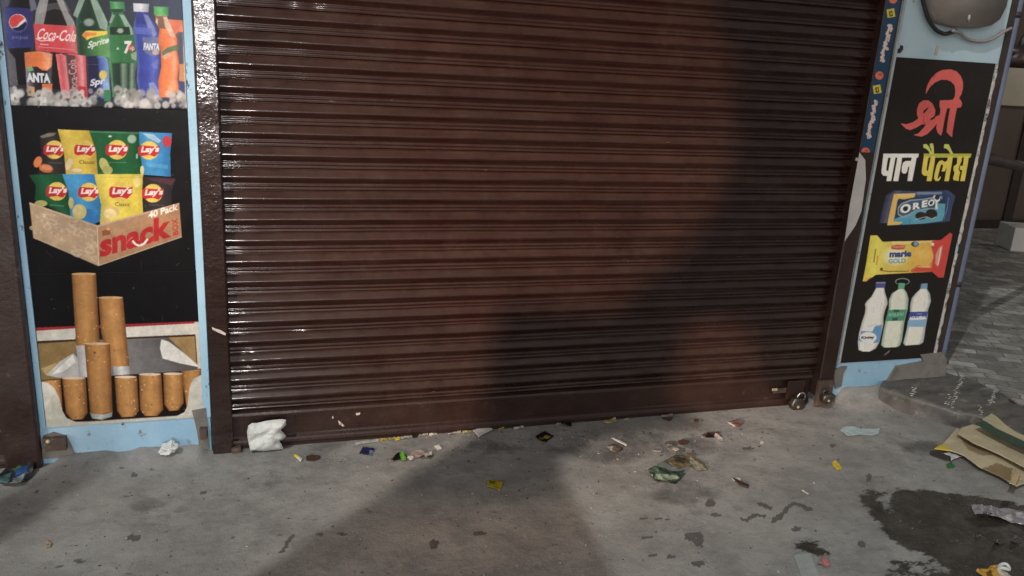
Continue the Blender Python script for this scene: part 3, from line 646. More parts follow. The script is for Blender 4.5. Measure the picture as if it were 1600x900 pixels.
cv.poly([(72, 586), (92, 566), (114, 552), (122, 560), (126, 592), (90, 590)], (176, 176, 172)); cv.poly([(80, 586), (114, 554), (118, 566), (100, 580)], (214, 212, 206)); cv.poly([(252, 530), (264, 534), (288, 552), (313, 574), (282, 568), (254, 560), (250, 544)], (216, 214, 206)); cv.poly([(64, 576), (90, 566), (72, 586)], (196, 176, 120), .6)
cv.poly([(56, 512), (310, 502), (310, 506), (56, 517)], (158, 40, 46)); cv.gpoly([(56, 517), (118, 513), (118, 531), (58, 535)], [(0, (186, 184, 172)), (1, (200, 196, 184))]); cv.gpoly([(196, 511), (311, 505), (312, 523), (198, 528)], [(0, (206, 202, 190)), (1, (196, 192, 180))]); cv.poly([(56, 533), (120, 530), (120, 533), (58, 537)], (60, 44, 36)); cv.poly([(198, 527), (312, 522), (312, 525), (198, 530)], (60, 44, 36))
cv.poly([(304, 503), (312, 503), (316, 576), (309, 576)], (196, 192, 178))
cv.gpoly([(118, 536), (156, 538), (158, 592), (124, 592)], [(0, (150, 150, 150)), (.4, (206, 206, 204)), (1, (140, 140, 142))]); cig([(112, 428), (131, 426), (150, 428), (156, 539), (119, 540)]); cv.ell(131, 428, 19, 2, (206, 160, 104))
cv.gpoly([(176, 570), (202, 570), (204, 590), (178, 590)], [(0, (140, 140, 140)), (.5, (206, 206, 204)), (1, (140, 140, 140))]); cig([(154, 465), (173, 463), (192, 465), (202, 572), (172, 573), (158, 520)]); cv.ell(173, 465, 19, 2, (206, 160, 104))
cv.poly([(64, 594), (316, 578), (318, 650), (90, 660)], (30, 20, 18)); cig([(64, 595), (95, 593), (98, 645), (84, 625)]); cig([(283, 580), (315, 577), (315, 604), (292, 640)])
cig([(97, 590), (134, 590), (137, 645), (130, 655), (112, 656), (103, 645)]); cig([(179, 589), (214, 588), (217, 642), (210, 651), (190, 652), (183, 642)]); cig([(217, 584), (252, 583), (255, 640), (246, 650), (226, 650), (219, 640)]); cig([(255, 585), (286, 583), (287, 630), (279, 641), (264, 642), (257, 632)])
for c_ in ((115, 591, 18), (196, 589, 17), (234, 585, 17), (270, 584, 15)): cv.ell(c_[0], c_[1], c_[2], 2, (214, 190, 160))
cv.gpoly([(140, 644), (176, 642), (175, 651), (160, 656), (144, 654)], [(0, (140, 150, 142)), (.5, (206, 210, 204)), (1, (130, 140, 134))]); cig([(132, 538), (152, 535), (172, 537), (176, 644), (160, 648), (141, 646)]); cv.ell(152, 537, 20, 2, (214, 178, 130)); cv.ell(148, 551, 2.5, 2.5, (110, 74, 50), soft=.5)
cv.gpoly([(62, 596), (75, 598), (86, 608), (93, 624), (97, 641), (104, 653), (118, 659), (140, 659), (276, 650), (288, 644), (293, 634), (296, 606), (302, 592), (318, 584), (330, 584), (330, 700), (60, 700)], [(0, (184, 184, 170)), (.5, (204, 202, 188)), (1, (196, 194, 182))])
cv.poly([(62, 596), (75, 598), (86, 608), (92, 622), (84, 616), (70, 640)], (216, 214, 202), .6); cv.ell(192, 662, 3, 2.5, (50, 44, 40))
cv.poly([(64, 664), (70, 662), (330, 646), (330, 700), (60, 700)], (188, 186, 172), .5)
r5 = random.Random(31)
for k in range(70):
    x = r5.uniform(5, 310); y = r5.uniform(0, 670); a_ = r5.uniform(-.6, 1.9); l_ = r5.uniform(3, 16)
    cv.line([(x, y), (x+l_*math.cos(a_), y+l_*math.sin(a_))], .7, (150, 146, 142), r5.uniform(.08, .3))
for k in range(90): cv.ell(r5.uniform(5, 320), r5.uniform(0, 680), r5.uniform(.4, 1.2), r5.uniform(.4, 1.), (170, 166, 160), r5.uniform(.2, .6))
for k in range(16): cv.ell(r5.uniform(20, 310), r5.uniform(170, 660), r5.uniform(14, 50), r5.uniform(8, 26), (96, 90, 88), r5.uniform(.03, .09), r5.uniform(0, 3), soft=.9)  # soft pale blotches painting a faint lamp haze into the print
mot = 1+.10*fbm(cv.X, cv.Y, .07, 3)+.06*fbm(cv.X, cv.Y, .3, 5); cv.a = cv.a*mot[..., None]
lu_ = cv.a.mean(-1, keepdims=True); cv.a = cv.a*.88+lu_*.12
cv.a = blur(cv.a, 2)
pL = empty('poster', (-.35, 0, .13), 'tall black poster left of the shutter with drinks, crisp packets and a cigarette pack', 'poster')
panel('drinks_picture', cv, -.607, -.099, 1.2335, 1.95, -.0055, pL, label='printed row of soft drink bottles and cans on ice')
panel('snack_picture', cv, -.607, -.099, .690, 1.2335, -.0055, pL, label='printed crisp packets in a snack carton on black')
panel('cigarette_picture', cv, -.607, -.097, .137, .690, -.0055, pL, label='printed open cigarette pack with upright brown filters')
for (x, y) in ((192, 661.5), (62, 166.5)):
    q = wall(x, y); bm = bmesh.new(); bmesh.ops.create_uvsphere(bm, u_segments=10, v_segments=6, radius=.004, matrix=Matrix.Translation((q[0], -.0085, q[2]))); bm_obj('nail', bm, M_STEEL, pL, True)

# ---------------- right poster
DB = (36, 33, 30)
cr = Canvas(1280, -20, 1600, 620, DB)
def Z1(pts): return [(1400+x/7.5, 100+y/7.5) for x, y in pts]
def Z2(pts): return [(1365+x/10., 220+y/10.) for x, y in pts]
def Z3(pts): return [(1370+x/12.3, 290+y/12.3) for x, y in pts]
def Z4(pts): return [(1340+x/9.475, 355+y/9.475) for x, y in pts]
def Z5(pts): return [(1335+x/7.2, 435+y/7.2) for x, y in pts]
RD = (204, 84, 78)
cr.poly(Z1([(350, 355), (352, 300), (370, 240), (410, 170), (470, 105), (540, 70), (640, 62), (710, 85), (760, 140), (785, 210), (785, 290), (765, 360), (740, 400), (770, 440), (775, 470), (760, 510), (715, 515), (690, 640), (665, 790), (658, 858), (630, 840), (592, 795), (605, 680), (625, 560), (632, 518), (600, 520), (580, 600), (560, 700), (545, 790), (528, 842), (490, 810), (470, 750), (478, 700), (430, 760), (370, 820), (300, 852), (220, 838), (210, 828), (260, 815), (320, 750), (350, 715), (310, 705), (240, 745), (165, 775), (120, 760), (80, 725), (55, 695), (120, 705), (200, 680), (262, 638), (245, 590), (245, 530), (270, 460), (320, 425), (380, 425), (430, 465), (462, 540), (455, 600), (440, 625), (490, 605), (515, 590), (520, 520), (510, 505), (512, 425), (665, 420), (690, 380), (695, 310), (685, 250), (650, 210), (600, 188), (530, 185), (460, 215), (400, 270), (370, 320)]), RD)
cr.poly(Z1([(318, 580), (325, 545), (385, 500), (370, 530), (335, 572)]), DB); cr.poly(Z1([(395, 655), (420, 630), (470, 608), (450, 640), (420, 655)]), DB)
cr.line(Z1([(330, 610), (318, 680), (345, 710)]), 1.2, (150, 44, 44), .8)
WH = (216, 208, 196); YE = (210, 188, 70); YO = (160, 158, 62)
# header bars, darker tint painting the rod's shadow, then letters traced stroke by stroke
cr.poly(Z2([(150, 200), (710, 200), (695, 265), (150, 262)]), (206, 206, 198))
for p in ([(150, 230), (235, 240), (215, 330), (198, 440), (205, 470), (230, 470), (270, 240), (345, 240), (330, 330), (275, 630), (200, 630), (212, 550), (150, 545), (125, 510), (125, 450)],
          [(375, 240), (445, 240), (440, 320), (385, 630), (305, 630), (340, 440)],
          [(600, 240), (675, 240), (655, 360), (603, 630), (527, 630), (560, 400), (540, 410), (525, 480), (500, 515), (460, 515), (438, 480), (440, 410), (460, 340), (500, 315), (585, 315)]):
    cr.poly(Z2(p), WH)
cr.poly(Z2([(785, 200), (1530, 200), (1515, 265), (785, 262)]), (172, 170, 60))
for p in ([(785, 240), (865, 240), (845, 330), (828, 440), (835, 470), (850, 470), (895, 240), (965, 240), (955, 330), (905, 630), (828, 630), (840, 550), (785, 545), (752, 510), (755, 450)],
          [(1165, 240), (1240, 240), (1225, 350), (1175, 630), (1105, 630), (1140, 420), (1110, 480), (1060, 480), (1085, 400), (1075, 365), (1050, 380), (1030, 460), (1010, 540), (1000, 580), (1010, 590), (1050, 550), (1045, 590), (1020, 625), (970, 630), (943, 590), (955, 500), (985, 380), (1020, 320), (1070, 300), (1110, 330), (1150, 310)],
          [(1310, 240), (1385, 240), (1375, 310), (1340, 400), (1325, 440), (1355, 500), (1335, 560), (1330, 630), (1250, 615), (1240, 580), (1265, 500), (1245, 450), (1250, 400), (1300, 360)],
          [(1415, 240), (1490, 240), (1475, 350), (1425, 630), (1350, 630), (1385, 460), (1345, 450), (1350, 390), (1395, 390)]):
    cr.poly(Z2(p), YE)
for p in ([(775, 55), (830, 50), (870, 100), (905, 180), (925, 215), (880, 215), (860, 160), (815, 120), (780, 110)], [(875, 45), (930, 40), (940, 100), (945, 215), (905, 215), (900, 130), (880, 90)],
          [(1100, 60), (1130, 50), (1175, 55), (1200, 110), (1245, 205), (1205, 215), (1170, 150), (1130, 120), (1098, 115)]):
    cr.poly(Z2(p), (186, 190, 84))
# dark blue biscuit packet
cr.gpoly(Z3([(50, 720), (90, 520), (170, 190), (330, 90), (760, 110), (1370, 85), (1450, 150), (1510, 200), (1440, 450), (1400, 680), (1300, 700), (900, 735), (500, 760), (200, 770), (180, 720)]), [(0, (52, 52, 70)), (.1, (84, 86, 112)), (.2, (60, 70, 104)), (.5, (54, 74, 110)), (.85, (44, 62, 100)), (1, (60, 70, 100))])
cr.poly(Z3([(380, 250), (1320, 190), (1330, 620), (350, 690)]), (44, 58, 84)); cr.poly(Z3([(760, 125), (1260, 120), (1250, 165), (770, 175)]), (128, 140, 158), .8)
cr.poly(Z3([(420, 610), (620, 540), (760, 470), (1100, 430), (1180, 340), (1320, 350), (1300, 560), (1260, 680), (900, 730), (500, 750), (320, 700), (340, 640)]), (84, 150, 170)); cr.poly(Z3([(340, 690), (500, 640), (700, 640), (640, 740), (420, 740)]), (60, 144, 176), .7)
cr.poly(Z3([(330, 160), (750, 145), (720, 225), (520, 265), (420, 250), (395, 300), (350, 560), (320, 690), (510, 700), (440, 750), (200, 765), (220, 650), (270, 420)]), (212, 172, 84)); cr.poly(Z3([(330, 160), (560, 150), (740, 150), (725, 200), (600, 210), (480, 230)]), (226, 176, 108), .7)
cr.poly(Z3([(400, 420), (470, 340), (640, 270), (900, 250), (1080, 220), (1180, 300), (1160, 440), (1000, 450), (760, 480), (600, 590), (480, 610), (400, 560)]), (138, 150, 156)); cr.poly(Z3([(425, 430), (490, 360), (660, 295), (900, 275), (1090, 250), (1150, 320), (1120, 430), (980, 430), (740, 470), (590, 560), (490, 585), (420, 540)]), (64, 84, 110))
def z3(x, y): return (1370+x/12.3, 290+y/12.3)
for (bx, by, w_, h_, s_) in ((445, 545, 205, 175, 'O'), (690, 465, 145, 130, 'R'), (862, 425, 110, 135, 'E'), (980, 400, 130, 125, 'O')):
    cr.text(s_, z3(bx, by), (w_/12.3, -w_*.17/12.3), (.8, -h_/12.3), (214, 216, 200), 1, .05)
cr.ell(*z3(548, 450), 3.6, 3.4, (46, 44, 46), rot=-.2); cr.ell(*z3(1040, 340), 2.2, 2, (46, 44, 46))
cr.poly(Z3([(1080, 210), (1120, 170), (1150, 260), (1230, 200), (1210, 290), (1160, 330), (1175, 460), (1120, 440), (1130, 320)]), (202, 206, 196)); cr.ell(*z3(1160, 230), 4, 3.5, (40, 46, 62), .9); cr.ell(*z3(1245, 230), 1.5, 3, (120, 140, 170), .7)
cr.ell(*z3(1050, 545), 9.2, 7.5, (48, 42, 40)); cr.ell(*z3(850, 580), 9, 6, (52, 42, 40)); cr.line(Z3([(740, 655), (860, 620), (960, 600), (1060, 640), (1140, 600)]), 1.3, (176, 184, 176), .85)
cr.line(Z3([(1380, 230), (1350, 450), (1290, 650)]), 1.5, (110, 134, 170), .7)
# yellow and red biscuit packet
cr.gpoly(Z4([(190, 120), (290, 120), (370, 215), (800, 205), (1230, 190), (1370, 78), (1405, 105), (1300, 620), (1275, 745), (1200, 745), (1110, 660), (800, 675), (270, 705), (130, 805), (75, 800), (130, 520)]),
         [(0, (206, 188, 66)), (.1, (224, 208, 80)), (.25, (206, 186, 80)), (.5, (206, 176, 70)), (.78, (214, 164, 70)), (.86, (204, 80, 58)), (1, (206, 70, 62))])
cr.ell(1340+560/9.475, 355+430/9.475, 24, 17, (236, 226, 190), .9, soft=.6); cr.poly(Z4([(500, 205), (800, 205), (1100, 200), (1090, 230), (520, 250)]), (226, 206, 160), .5)
cr.poly(Z4([(1110, 200), (1230, 190), (1370, 78), (1405, 105), (1300, 620), (1275, 745), (1200, 745), (1100, 660), (800, 660), (900, 590), (1100, 600), (1120, 400), (1090, 280)]), (202, 66, 58)); cr.ell(1340+960/9.475, 355+430/9.475, 17, 16, (218, 168, 70)); cr.ell(1340+970/9.475, 355+400/9.475, 13, 11, (226, 182, 92), .7, soft=.6)
cr.poly(Z4([(500, 280), (590, 260), (710, 270), (690, 325), (610, 335), (500, 325)]), (196, 84, 66)); cr.line(Z4([(520, 295), (690, 290)]), 1.2, (226, 180, 160), .7)
cr.text('marie', (1340+468/9.475, 355+450/9.475), (34.5, -1.2), (.8, -10.2), (60, 70, 124), 1, .06); cr.text('GOLD', (1340+455/9.475, 355+540/9.475), (27, -1), (.4, -7.5), (120, 150, 166), 1, .05)
cr.ell(1340+850/9.475, 355+250/9.475, 6, 4.2, (74, 70, 56)); cr.ell(1340+862/9.475, 355+246/9.475, 3.4, 3, (96, 150, 190))
cr.poly(Z4([(1210, 300), (1260, 265), (1250, 360), (1215, 500), (1190, 590), (1150, 540), (1155, 400)]), (206, 150, 130), .85); cr.line(Z4([(1235, 300), (1190, 560)]), 1.6, (226, 214, 200), .8); cr.poly(Z4([(1090, 235), (1135, 235), (1130, 275), (1095, 275)]), (206, 220, 190))
cr.line(Z4([(268, 320), (240, 520)]), 2.2, (120, 110, 60), .8); cr.line(Z4([(300, 420), (280, 560)]), 2.2, (214, 120, 50), .8); cr.line(Z4([(340, 640), (460, 655), (760, 650)]), 1.6, (120, 84, 30), .8); cr.poly(Z4([(335, 600), (375, 600), (370, 640), (330, 640)]), (110, 74, 30)); cr.poly(Z4([(780, 640), (900, 560), (1080, 620), (1090, 655), (800, 668)]), (206, 76, 50), .8); cr.line(Z4([(890, 585), (1080, 590)]), 2, (226, 190, 140), .7)
# three water bottles
def bot(pts, edge_, mid_): cr.gpoly(Z5(pts), [(0, edge_), (.15, mid_), (.8, mid_), (1, edge_)])
bot([(245, 105), (335, 105), (345, 160), (370, 240), (372, 290), (345, 360), (328, 430), (325, 520), (300, 640), (280, 720), (240, 790), (170, 825), (90, 822), (45, 805), (38, 720), (50, 620), (85, 490), (118, 390), (125, 330), (118, 290), (140, 255), (190, 205)], (170, 170, 164), (222, 212, 200)); cr.poly(Z5([(240, 45), (350, 42), (345, 105), (238, 102)]), (72, 74, 138)); cr.poly(Z5([(245, 42), (350, 42), (350, 55), (245, 56)]), (130, 134, 180))
cr.poly(Z5([(75, 590), (200, 600), (230, 540), (310, 520), (300, 640), (275, 720), (210, 730), (250, 660), (200, 610), (110, 620), (70, 640)]), (92, 142, 190)); cr.poly(Z5([(60, 640), (110, 720), (45, 700)]), (92, 142, 190)); cr.ell(1335+155/7.2, 435+665/7.2, 13, 8.5, (222, 218, 204)); cr.text('Kinley', (1335+75/7.2, 435+692/7.2), (20.5, -1), (.8, -5.6), (56, 56, 60), 1, .04); cr.line(Z5([(140, 545), (230, 520), (290, 530)]), 2, (150, 186, 208), .6)
bot([(495, 120), (560, 120), (590, 160), (610, 230), (600, 340), (585, 400), (562, 500), (535, 700), (510, 760), (470, 775), (330, 778), (300, 750), (310, 680), (345, 500), (365, 420), (385, 340), (388, 240), (420, 170)], (130, 156, 138), (204, 206, 188)); cr.ell(1335+540/7.2, 435+35/7.2, 11.5, 5.5, (120, 134, 118)); cr.ell(1335+540/7.2, 435+38/7.2, 9.8, 4.2, (28, 32, 28)); cr.poly(Z5([(500, 50), (570, 55), (560, 122), (490, 118)]), (88, 158, 124))
cr.poly(Z5([(378, 355), (588, 350), (562, 475), (355, 482)]), (72, 142, 112)); cr.poly(Z5([(440, 350), (510, 350), (500, 380), (440, 380)]), (44, 98, 74)); cr.poly(Z5([(430, 445), (490, 440), (480, 475), (420, 475)]), (38, 90, 70)); cr.text('BISLERI', (1335+385/7.2, 435+428/7.2), (22.5, -1.2), (.6, -5), (176, 200, 176), .9)
bot([(745, 115), (815, 115), (850, 170), (862, 260), (830, 350), (825, 420), (800, 560), (790, 640), (775, 720), (735, 745), (570, 755), (548, 730), (570, 640), (610, 480), (625, 370), (628, 290), (645, 220), (690, 165)], (140, 158, 160), (218, 210, 196)); cr.poly(Z5([(745, 60), (825, 55), (818, 118), (738, 118)]), (110, 148, 172)); cr.poly(Z5([(735, 100), (740, 60), (760, 55), (748, 110)]), (56, 66, 110), .8)
cr.poly(Z5([(625, 378), (828, 372), (812, 440), (605, 450)]), (62, 72, 144)); cr.poly(Z5([(605, 470), (808, 460), (795, 545), (592, 545)]), (120, 160, 194)); cr.text('AQUAFINA', (1335+618/7.2, 435+468/7.2), (26, -1), (.5, -5.6), (206, 212, 222), 1, .05); cr.line(Z5([(700, 400), (760, 398)]), 1, (150, 160, 200)); cr.line(Z5([(800, 190), (780, 360)]), 2, (176, 190, 190), .5)
cr.poly(Z5([(320, 870), (400, 800), (395, 830), (350, 862)]), (120, 118, 114), .8)
r4 = random.Random(9)
for k in range(60):
    x = r4.uniform(1310, 1550); y = r4.uniform(100, 560); cr.line([(x, y), (x+r4.uniform(-3, 1), y+r4.uniform(3, 14))], .8, (84, 78, 72), .25)
cr.a = blur(cr.a, 2); lum_ = cr.a.mean(-1, keepdims=True); cr.a = (cr.a*.84+lum_*.16)*1.03
pR = empty('poster', (2.9, 0, .18), 'narrow dark poster right of the shutter with red and yellow Hindi shop name', 'poster')
panel('shop_name_panel', cr, 2.6495, 3.170, .945, 1.545, -.0055, pR, 1.27, label='dark panel with large red and yellow Devanagari lettering')
panel('biscuit_picture', cr, 2.6495, 3.170, .585, .945, -.0055, pR, 1.27, label='printed blue and yellow biscuit packets')
panel('bottle_picture', cr, 2.6495, 3.170, .190, .585, -.0055, pR, 1.27, label='three printed white water bottles')

# sticker strip running down the channel beside the right poster
cs = Canvas(1300, -60, 1430, 400, (40, 62, 84))
cs.gpoly([(1300, -60), (1430, -60), (1430, 400), (1300, 400)], [(0, (34, 70, 92)), (.5, (40, 66, 90)), (1, (48, 70, 96))])
def swirl(xa, ya, xb, yb):
    q = random.Random(int(ya)); n_ = 15; last = None
    for k in range(n_):
        tt = k/(n_-1.); x = xa+(xb-xa)*tt; y = ya+(yb-ya)*tt
        cs.ell(x+q.uniform(-2.2, 2.2), y, q.uniform(2.6, 4.6), 2.5, (202, 178, 170), 1, q.uniform(0, 3))
        cs.ell(x+q.uniform(-1.5, 1.5), y+1, .9, .9, (70, 70, 90), .9)
    cs.line([(xa-1, ya), (xb-1, yb)], 2.4, (206, 186, 176))
for i in range(-1, 3):
    dy = i*119.; dx = -21.5*i
    cs.ell(1395.5+dx, -1+dy, 6.5, 6.5, (206, 112, 84)); cs.ell(1395.5+dx+1.5, -2.5+dy, 3, 2, (176, 76, 60))
    cs.poly([(1385+dx, 15+dy), (1397+dx, 13+dy), (1399+dx, 26+dy), (1387+dx, 28+dy)], (196, 178, 70)); cs.poly([(1389+dx, 18+dy), (1394+dx, 17+dy), (1395+dx, 25+dy), (1390+dx, 26+dy)], (60, 52, 30)); cs.poly([(1391+dx, 19.5+dy), (1393+dx, 19+dy), (1393.5+dx, 23.5+dy), (1391.5+dx, 24+dy)], (196, 178, 70))
    swirl(1390.5+dx, 40+dy, 1378.5+dx, 95+dy)
cs.a = blur(cs.a, 1)
st = empty('sticker_strip', (2.62, -.04, 1.1), 'blue decorative sticker strip with round icons down the channel beside the Hindi poster', 'sticker')
panel('printed_tape', cs, wall(1386.5, 0, -.041)[0], wall(1407.5, 0, -.041)[0], wall(1350, 238, -.041)[2], 1.95, -.041, st, 1.2, ripple=.0006, thick=.001)
def prism_w(name, px, Y, th, mat, parent): return prism(name, [(wall(x, y, Y)[0], wall(x, y, Y)[2]) for x, y in px], Y, Y+th, mat, parent)
M_PEEL = mat_paint('peeled_white_backing', (.42, .40, .39), (.52, .50, .49), .5, .7, 8, .5, 50, (.2, .19, .18), (.62, .7), 14)
prism_w('peeled_backing', [(1343, 238), (1352, 250), (1353, 280), (1346, 330), (1337, 352), (1320, 377), (1328, 320)], -.0425, .001, M_PEEL, st)['label'] = 'torn white backing left where the tape peeled off'

# ================================================================== pillars, frames
def pillar(label, x0, x1, depth, z1, edge_l, edge_r, base_z, zmin=-.02):
    p = empty('pillar', ((x0+x1)/2, 0, 0), label, 'pillar')
    box('plaster', (x0+.001, 0.0, base_z), (x1-.001, depth, z1), M_BLUE, p, .002)
    box('plinth', (x0+.004, -.002, zmin), (x1-.004, depth-.01, base_z+.002), M_BLUE2, p, .002)
    if edge_l: box('edge_strip', (edge_l[0], -.007, base_z), (edge_l[1], -.0005, z1), M_EDGE, p, .001)
    if edge_r: box('edge_strip', (edge_r[0], -.007, base_z), (edge_r[1], -.0005, z1), M_EDGE, p, .001)
    return p
PLf = pillar('pale blue pillar left of the big brown shutter behind the drinks poster', -.640, -.070, .3, 3.0, (-.624, -.6085), (-.097, -.072), .136)
M_BLUE_L = M_BLUE; M_BLUE = mat_paint('lightened_blue_limewash', lin((158, 184, 196)), lin((178, 200, 208)), .55, .7, 3, .3, 40, lin((110, 104, 98)), (.63, .69), 18)  # same limewash, lightened in place of stronger light on the right pillar
M_EDGE = mat_paint('grey_white_edge', lin((150, 158, 160)), lin((176, 180, 178)), .5, .7, 7, .4, 60, (.06, .05, .045), (.62, .68), 24)
PRt = pillar('pale blue pillar right of the big brown shutter behind the Hindi poster', 2.634, 3.222, .4, 3.0, (2.6355, 2.648), None, .188)
M_BLUE = M_BLUE_L
# dark worn edge on the right pillar and silver tape along the poster
prism('worn_edge', [(3.190, .13), (3.221, .12), (3.2215, 1.95), (3.190, 1.95)], -.006, -.0005, M_BLACKED, PRt)
bm = bmesh.new()
zs = np.linspace(.20, 1.545, 60); v0 = []; v1 = []
for i, z in enumerate(zs):
    a = 3.172+.004*math.sin(i*.9)*random.random(); b_ = 3.188+.004*random.uniform(-1, 1); yy = -.009-.003*random.random()
    v0.append(bm.verts.new((a, -.0075, z))); v1.append((bm.verts.new(((a+b_)/2, yy-.002, z)), bm.verts.new((b_, -.007, z))))
for i in range(59):
    if (i in (22, 23)): continue
    bm.faces.new((v0[i], v1[i][0], v1[i+1][0], v0[i+1])); bm.faces.new((v1[i][0], v1[i][1], v1[i+1][1], v1[i+1][0]))
tp = bm_obj('edging_tape', bm, M_TAPE, pR, True)
# cement smears at pillar feet
def smear(name, px, th, Y=0., mat=M_CEM, parent=None, lab=None):
    poly = [(wall(x, y, Y)[0], wall(x, y, Y)[2]) for x, y in px]
    o = prism(name, poly, Y-th, Y, mat, parent)
    if lab: o['label'] = lab
    return o
smear('cement_patch', [(68, 680), (84, 674), (104, 680), (112, 695), (118, 712), (66, 716)], .008, parent=PLf)
smear('cement_patch', [(300, 640), (322, 636), (327, 700), (312, 700), (308, 672)], .009, parent=PLf)
smear('cement_patch', [(1300, 578), (1312, 572), (1322, 571), (1316, 582), (1313, 602), (1303, 606)], .010, parent=PRt)
smear('cement_patch', [(1436, 553), (1470, 549), (1477, 560), (1474, 590), (1380, 600), (1398, 571), (1440, 563)], .012, parent=PRt)
# small iron bracket at left foot
bx = empty('iron_bracket', (-.55, -.02, .04), 'rusty iron bracket stub at the foot of the pillar under the cigarette pack', 'bracket')
a = wall(70, 700); b_ = wall(105, 678)
box('plate', (a[0], -.030, a[2]), (b_[0], -.008, b_[2]), M_RUST, bx, .002)
q = wall(75, 690, -.03); bm = bmesh.new(); bmesh.ops.create_uvsphere(bm, u_segments=10, v_segments=6, radius=.008, matrix=Matrix.Translation(q)); bm_obj('bolt_head', bm, M_BRASS, bx, True)
bx = empty('iron_bracket', (-.1, -.02, .05), 'dark iron bracket stub low between the cigarette poster and the shutter channel', 'bracket')
a = wall(313, 681); b_ = wall(328, 664); box('plate', (a[0], -.034, a[2]), (-.086, -.010, b_[2]), M_RUST, bx, .002)

# ================================================================== rolling shutters
PITCH = .0747; ZT = 1.5382      # crest heights measured every .0747 m
prof = [(0, -.001), (.02, .0035), (.10, .0062), (.20, .0088), (.26, .0108), (.30, .0117), (.335, .0121), (.37, .0121), (.40, .0116), (.43, .0102), (.50, .0060), (.60, .0026), (.66, .0018), (.69, .0040), (.715, .0050), (.745, .0046), (.80, .0036), (.85, .0040), (.885, .0058), (.915, .0055), (.935, .0035), (.955, -.0025), (.985, -.0035)]
def curtain(x0, x1, zlo, zhi, parent, step=.02, seed=0.):
    xs = np.linspace(x0, x1, int((x1-x0)/step)+1)
    tops = ZT+.345*PITCH+PITCH*np.arange(-30, 30)
    zz = []; oo = []; kk = []
    for k, tz in enumerate(tops[::-1]):
        if tz < zlo+.01 or tz-PITCH > zhi: continue
        for (u, o_) in prof: zz.append(tz-u*PITCH); oo.append(o_); kk.append(k)
    zz = np.array(zz); oo = np.array(oo); kk = np.array(kk)
    keep = (zz > zlo) & (zz < zhi); zz = zz[keep]; oo = oo[keep]; kk = kk[keep]
    X, Z = np.meshgrid(xs, zz, indexing='ij'); K = np.broadcast_to(kk, X.shape)
    dz = .0012*fnoise(X, K*3.1, 1.6, 2+seed)+.0005*fnoise(X, K*5.7, 9, 4+seed)
    dy = .0022*fnoise(X, K*.35, .9, 7+seed)+.0009*fnoise(X, K*2.3, 5, 9+seed)+.0003*fnoise(X, K*2.3, 22, 9+seed)
    qd = random.Random(int(seed)+77)
    for k in range(34):
        cx = qd.uniform(x0, x1); cz = qd.uniform(zlo, 1.7); rx = qd.uniform(.02, .09); rz = qd.uniform(.01, .035); am = qd.uniform(.001, .0045)
        dy = dy+am*np.exp(-((X-cx)/rx)**2-((Z-cz)/rz)**2)
    P_ = np.stack([X, .010-(oo[None, :]*(1+.12*fnoise(X, K*4.4, 2.2, 1)))+dy, Z+dz], -1)
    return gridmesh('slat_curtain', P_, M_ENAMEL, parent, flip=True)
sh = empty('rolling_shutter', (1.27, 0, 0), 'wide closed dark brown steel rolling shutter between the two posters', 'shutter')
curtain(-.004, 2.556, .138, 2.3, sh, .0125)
# bottom rail: two ledges and a flat flange standing on the ground
def rail(x0, x1, parent, zt=.146):
    pr = [(.032, zt+.008), (-.006, zt+.001), (-.014, zt-.002), (-.0165, zt-.010), (-.0165, zt-.014), (-.004, zt-.019), (-.003, zt-.10), (-.004, .040), (-.012, .034), (-.016, .026), (-.017, .016), (-.014, .012), (-.012, .0105), (-.012, -.004)]
    xs = np.linspace(x0, x1, 150); P_ = np.zeros((150, len(pr), 3))
    for j, (y, z) in enumerate(pr):
        P_[:, j, 0] = xs; P_[:, j, 1] = y+.0015*fnoise(xs, xs*0+j*.2, 3, 5); P_[:, j, 2] = z+.0012*fnoise(xs, xs*0+.3*j, 2, 8)
    return gridmesh('bottom_rail', P_, M_DULL, parent, smooth=False, flip=True)
rl = rail(-.004, 2.500, sh)
def channel(x0, x1, parent, mat, z0=-.01, z1=2.6, inner=+1):
    """folded steel guide: face plate plus lips"""
    bm = bmesh.new(); add_box(bm, (x0, -.036, z0), (x1, -.031, z1), .0015)
    if inner > 0: add_box(bm, (x1-.005, -.0312, z0), (x1-.0005, .030, z1)); add_box(bm, (x0+.0005, -.0312, z0), (x0+.005, .0, z1))
    else: add_box(bm, (x0+.0005, -.0312, z0), (x0+.005, .030, z1)); add_box(bm, (x1-.005, -.0312, z0), (x1-.0005, .0, z1))
    return bm_obj('guide_channel', bm, mat, parent)
# split faces so the plate follows small waves
def wavy_channel(x0, x1, parent, mat, z0, z1, seed, inner):
    nu = 14; nv = 260; X, Z = np.meshgrid(np.linspace(x0, x1, nu), np.linspace(z0, z1, nv), indexing='ij')
    u = (X-x0)/(x1-x0); Yv = -.036+.0014*fnoise(X, Z, 12, seed)+.0009*fnoise(X, Z, 3, seed+1)
    Yv = Yv+.004*((u < .01) | (u > .99))
    P_ = np.stack([X, Yv, Z], -1); 
    L = P_[0].copy(); L[:, 1] = .008 if inner > 0 else .028; Rr = P_[-1].copy(); Rr[:, 1] = .028 if inner > 0 else .008
    P_ = np.concatenate([L[None], P_, Rr[None]], 0)
    return gridmesh('guide_channel', P_, mat, parent, smooth=False, flip=False)
wavy_channel(-.0685, .002, sh, M_CHANNEL, -.01, 2.6, 3, 1)
wavy_channel(2.526, 2.605, sh, M_DULL, .045, 2.6, 5, -1)
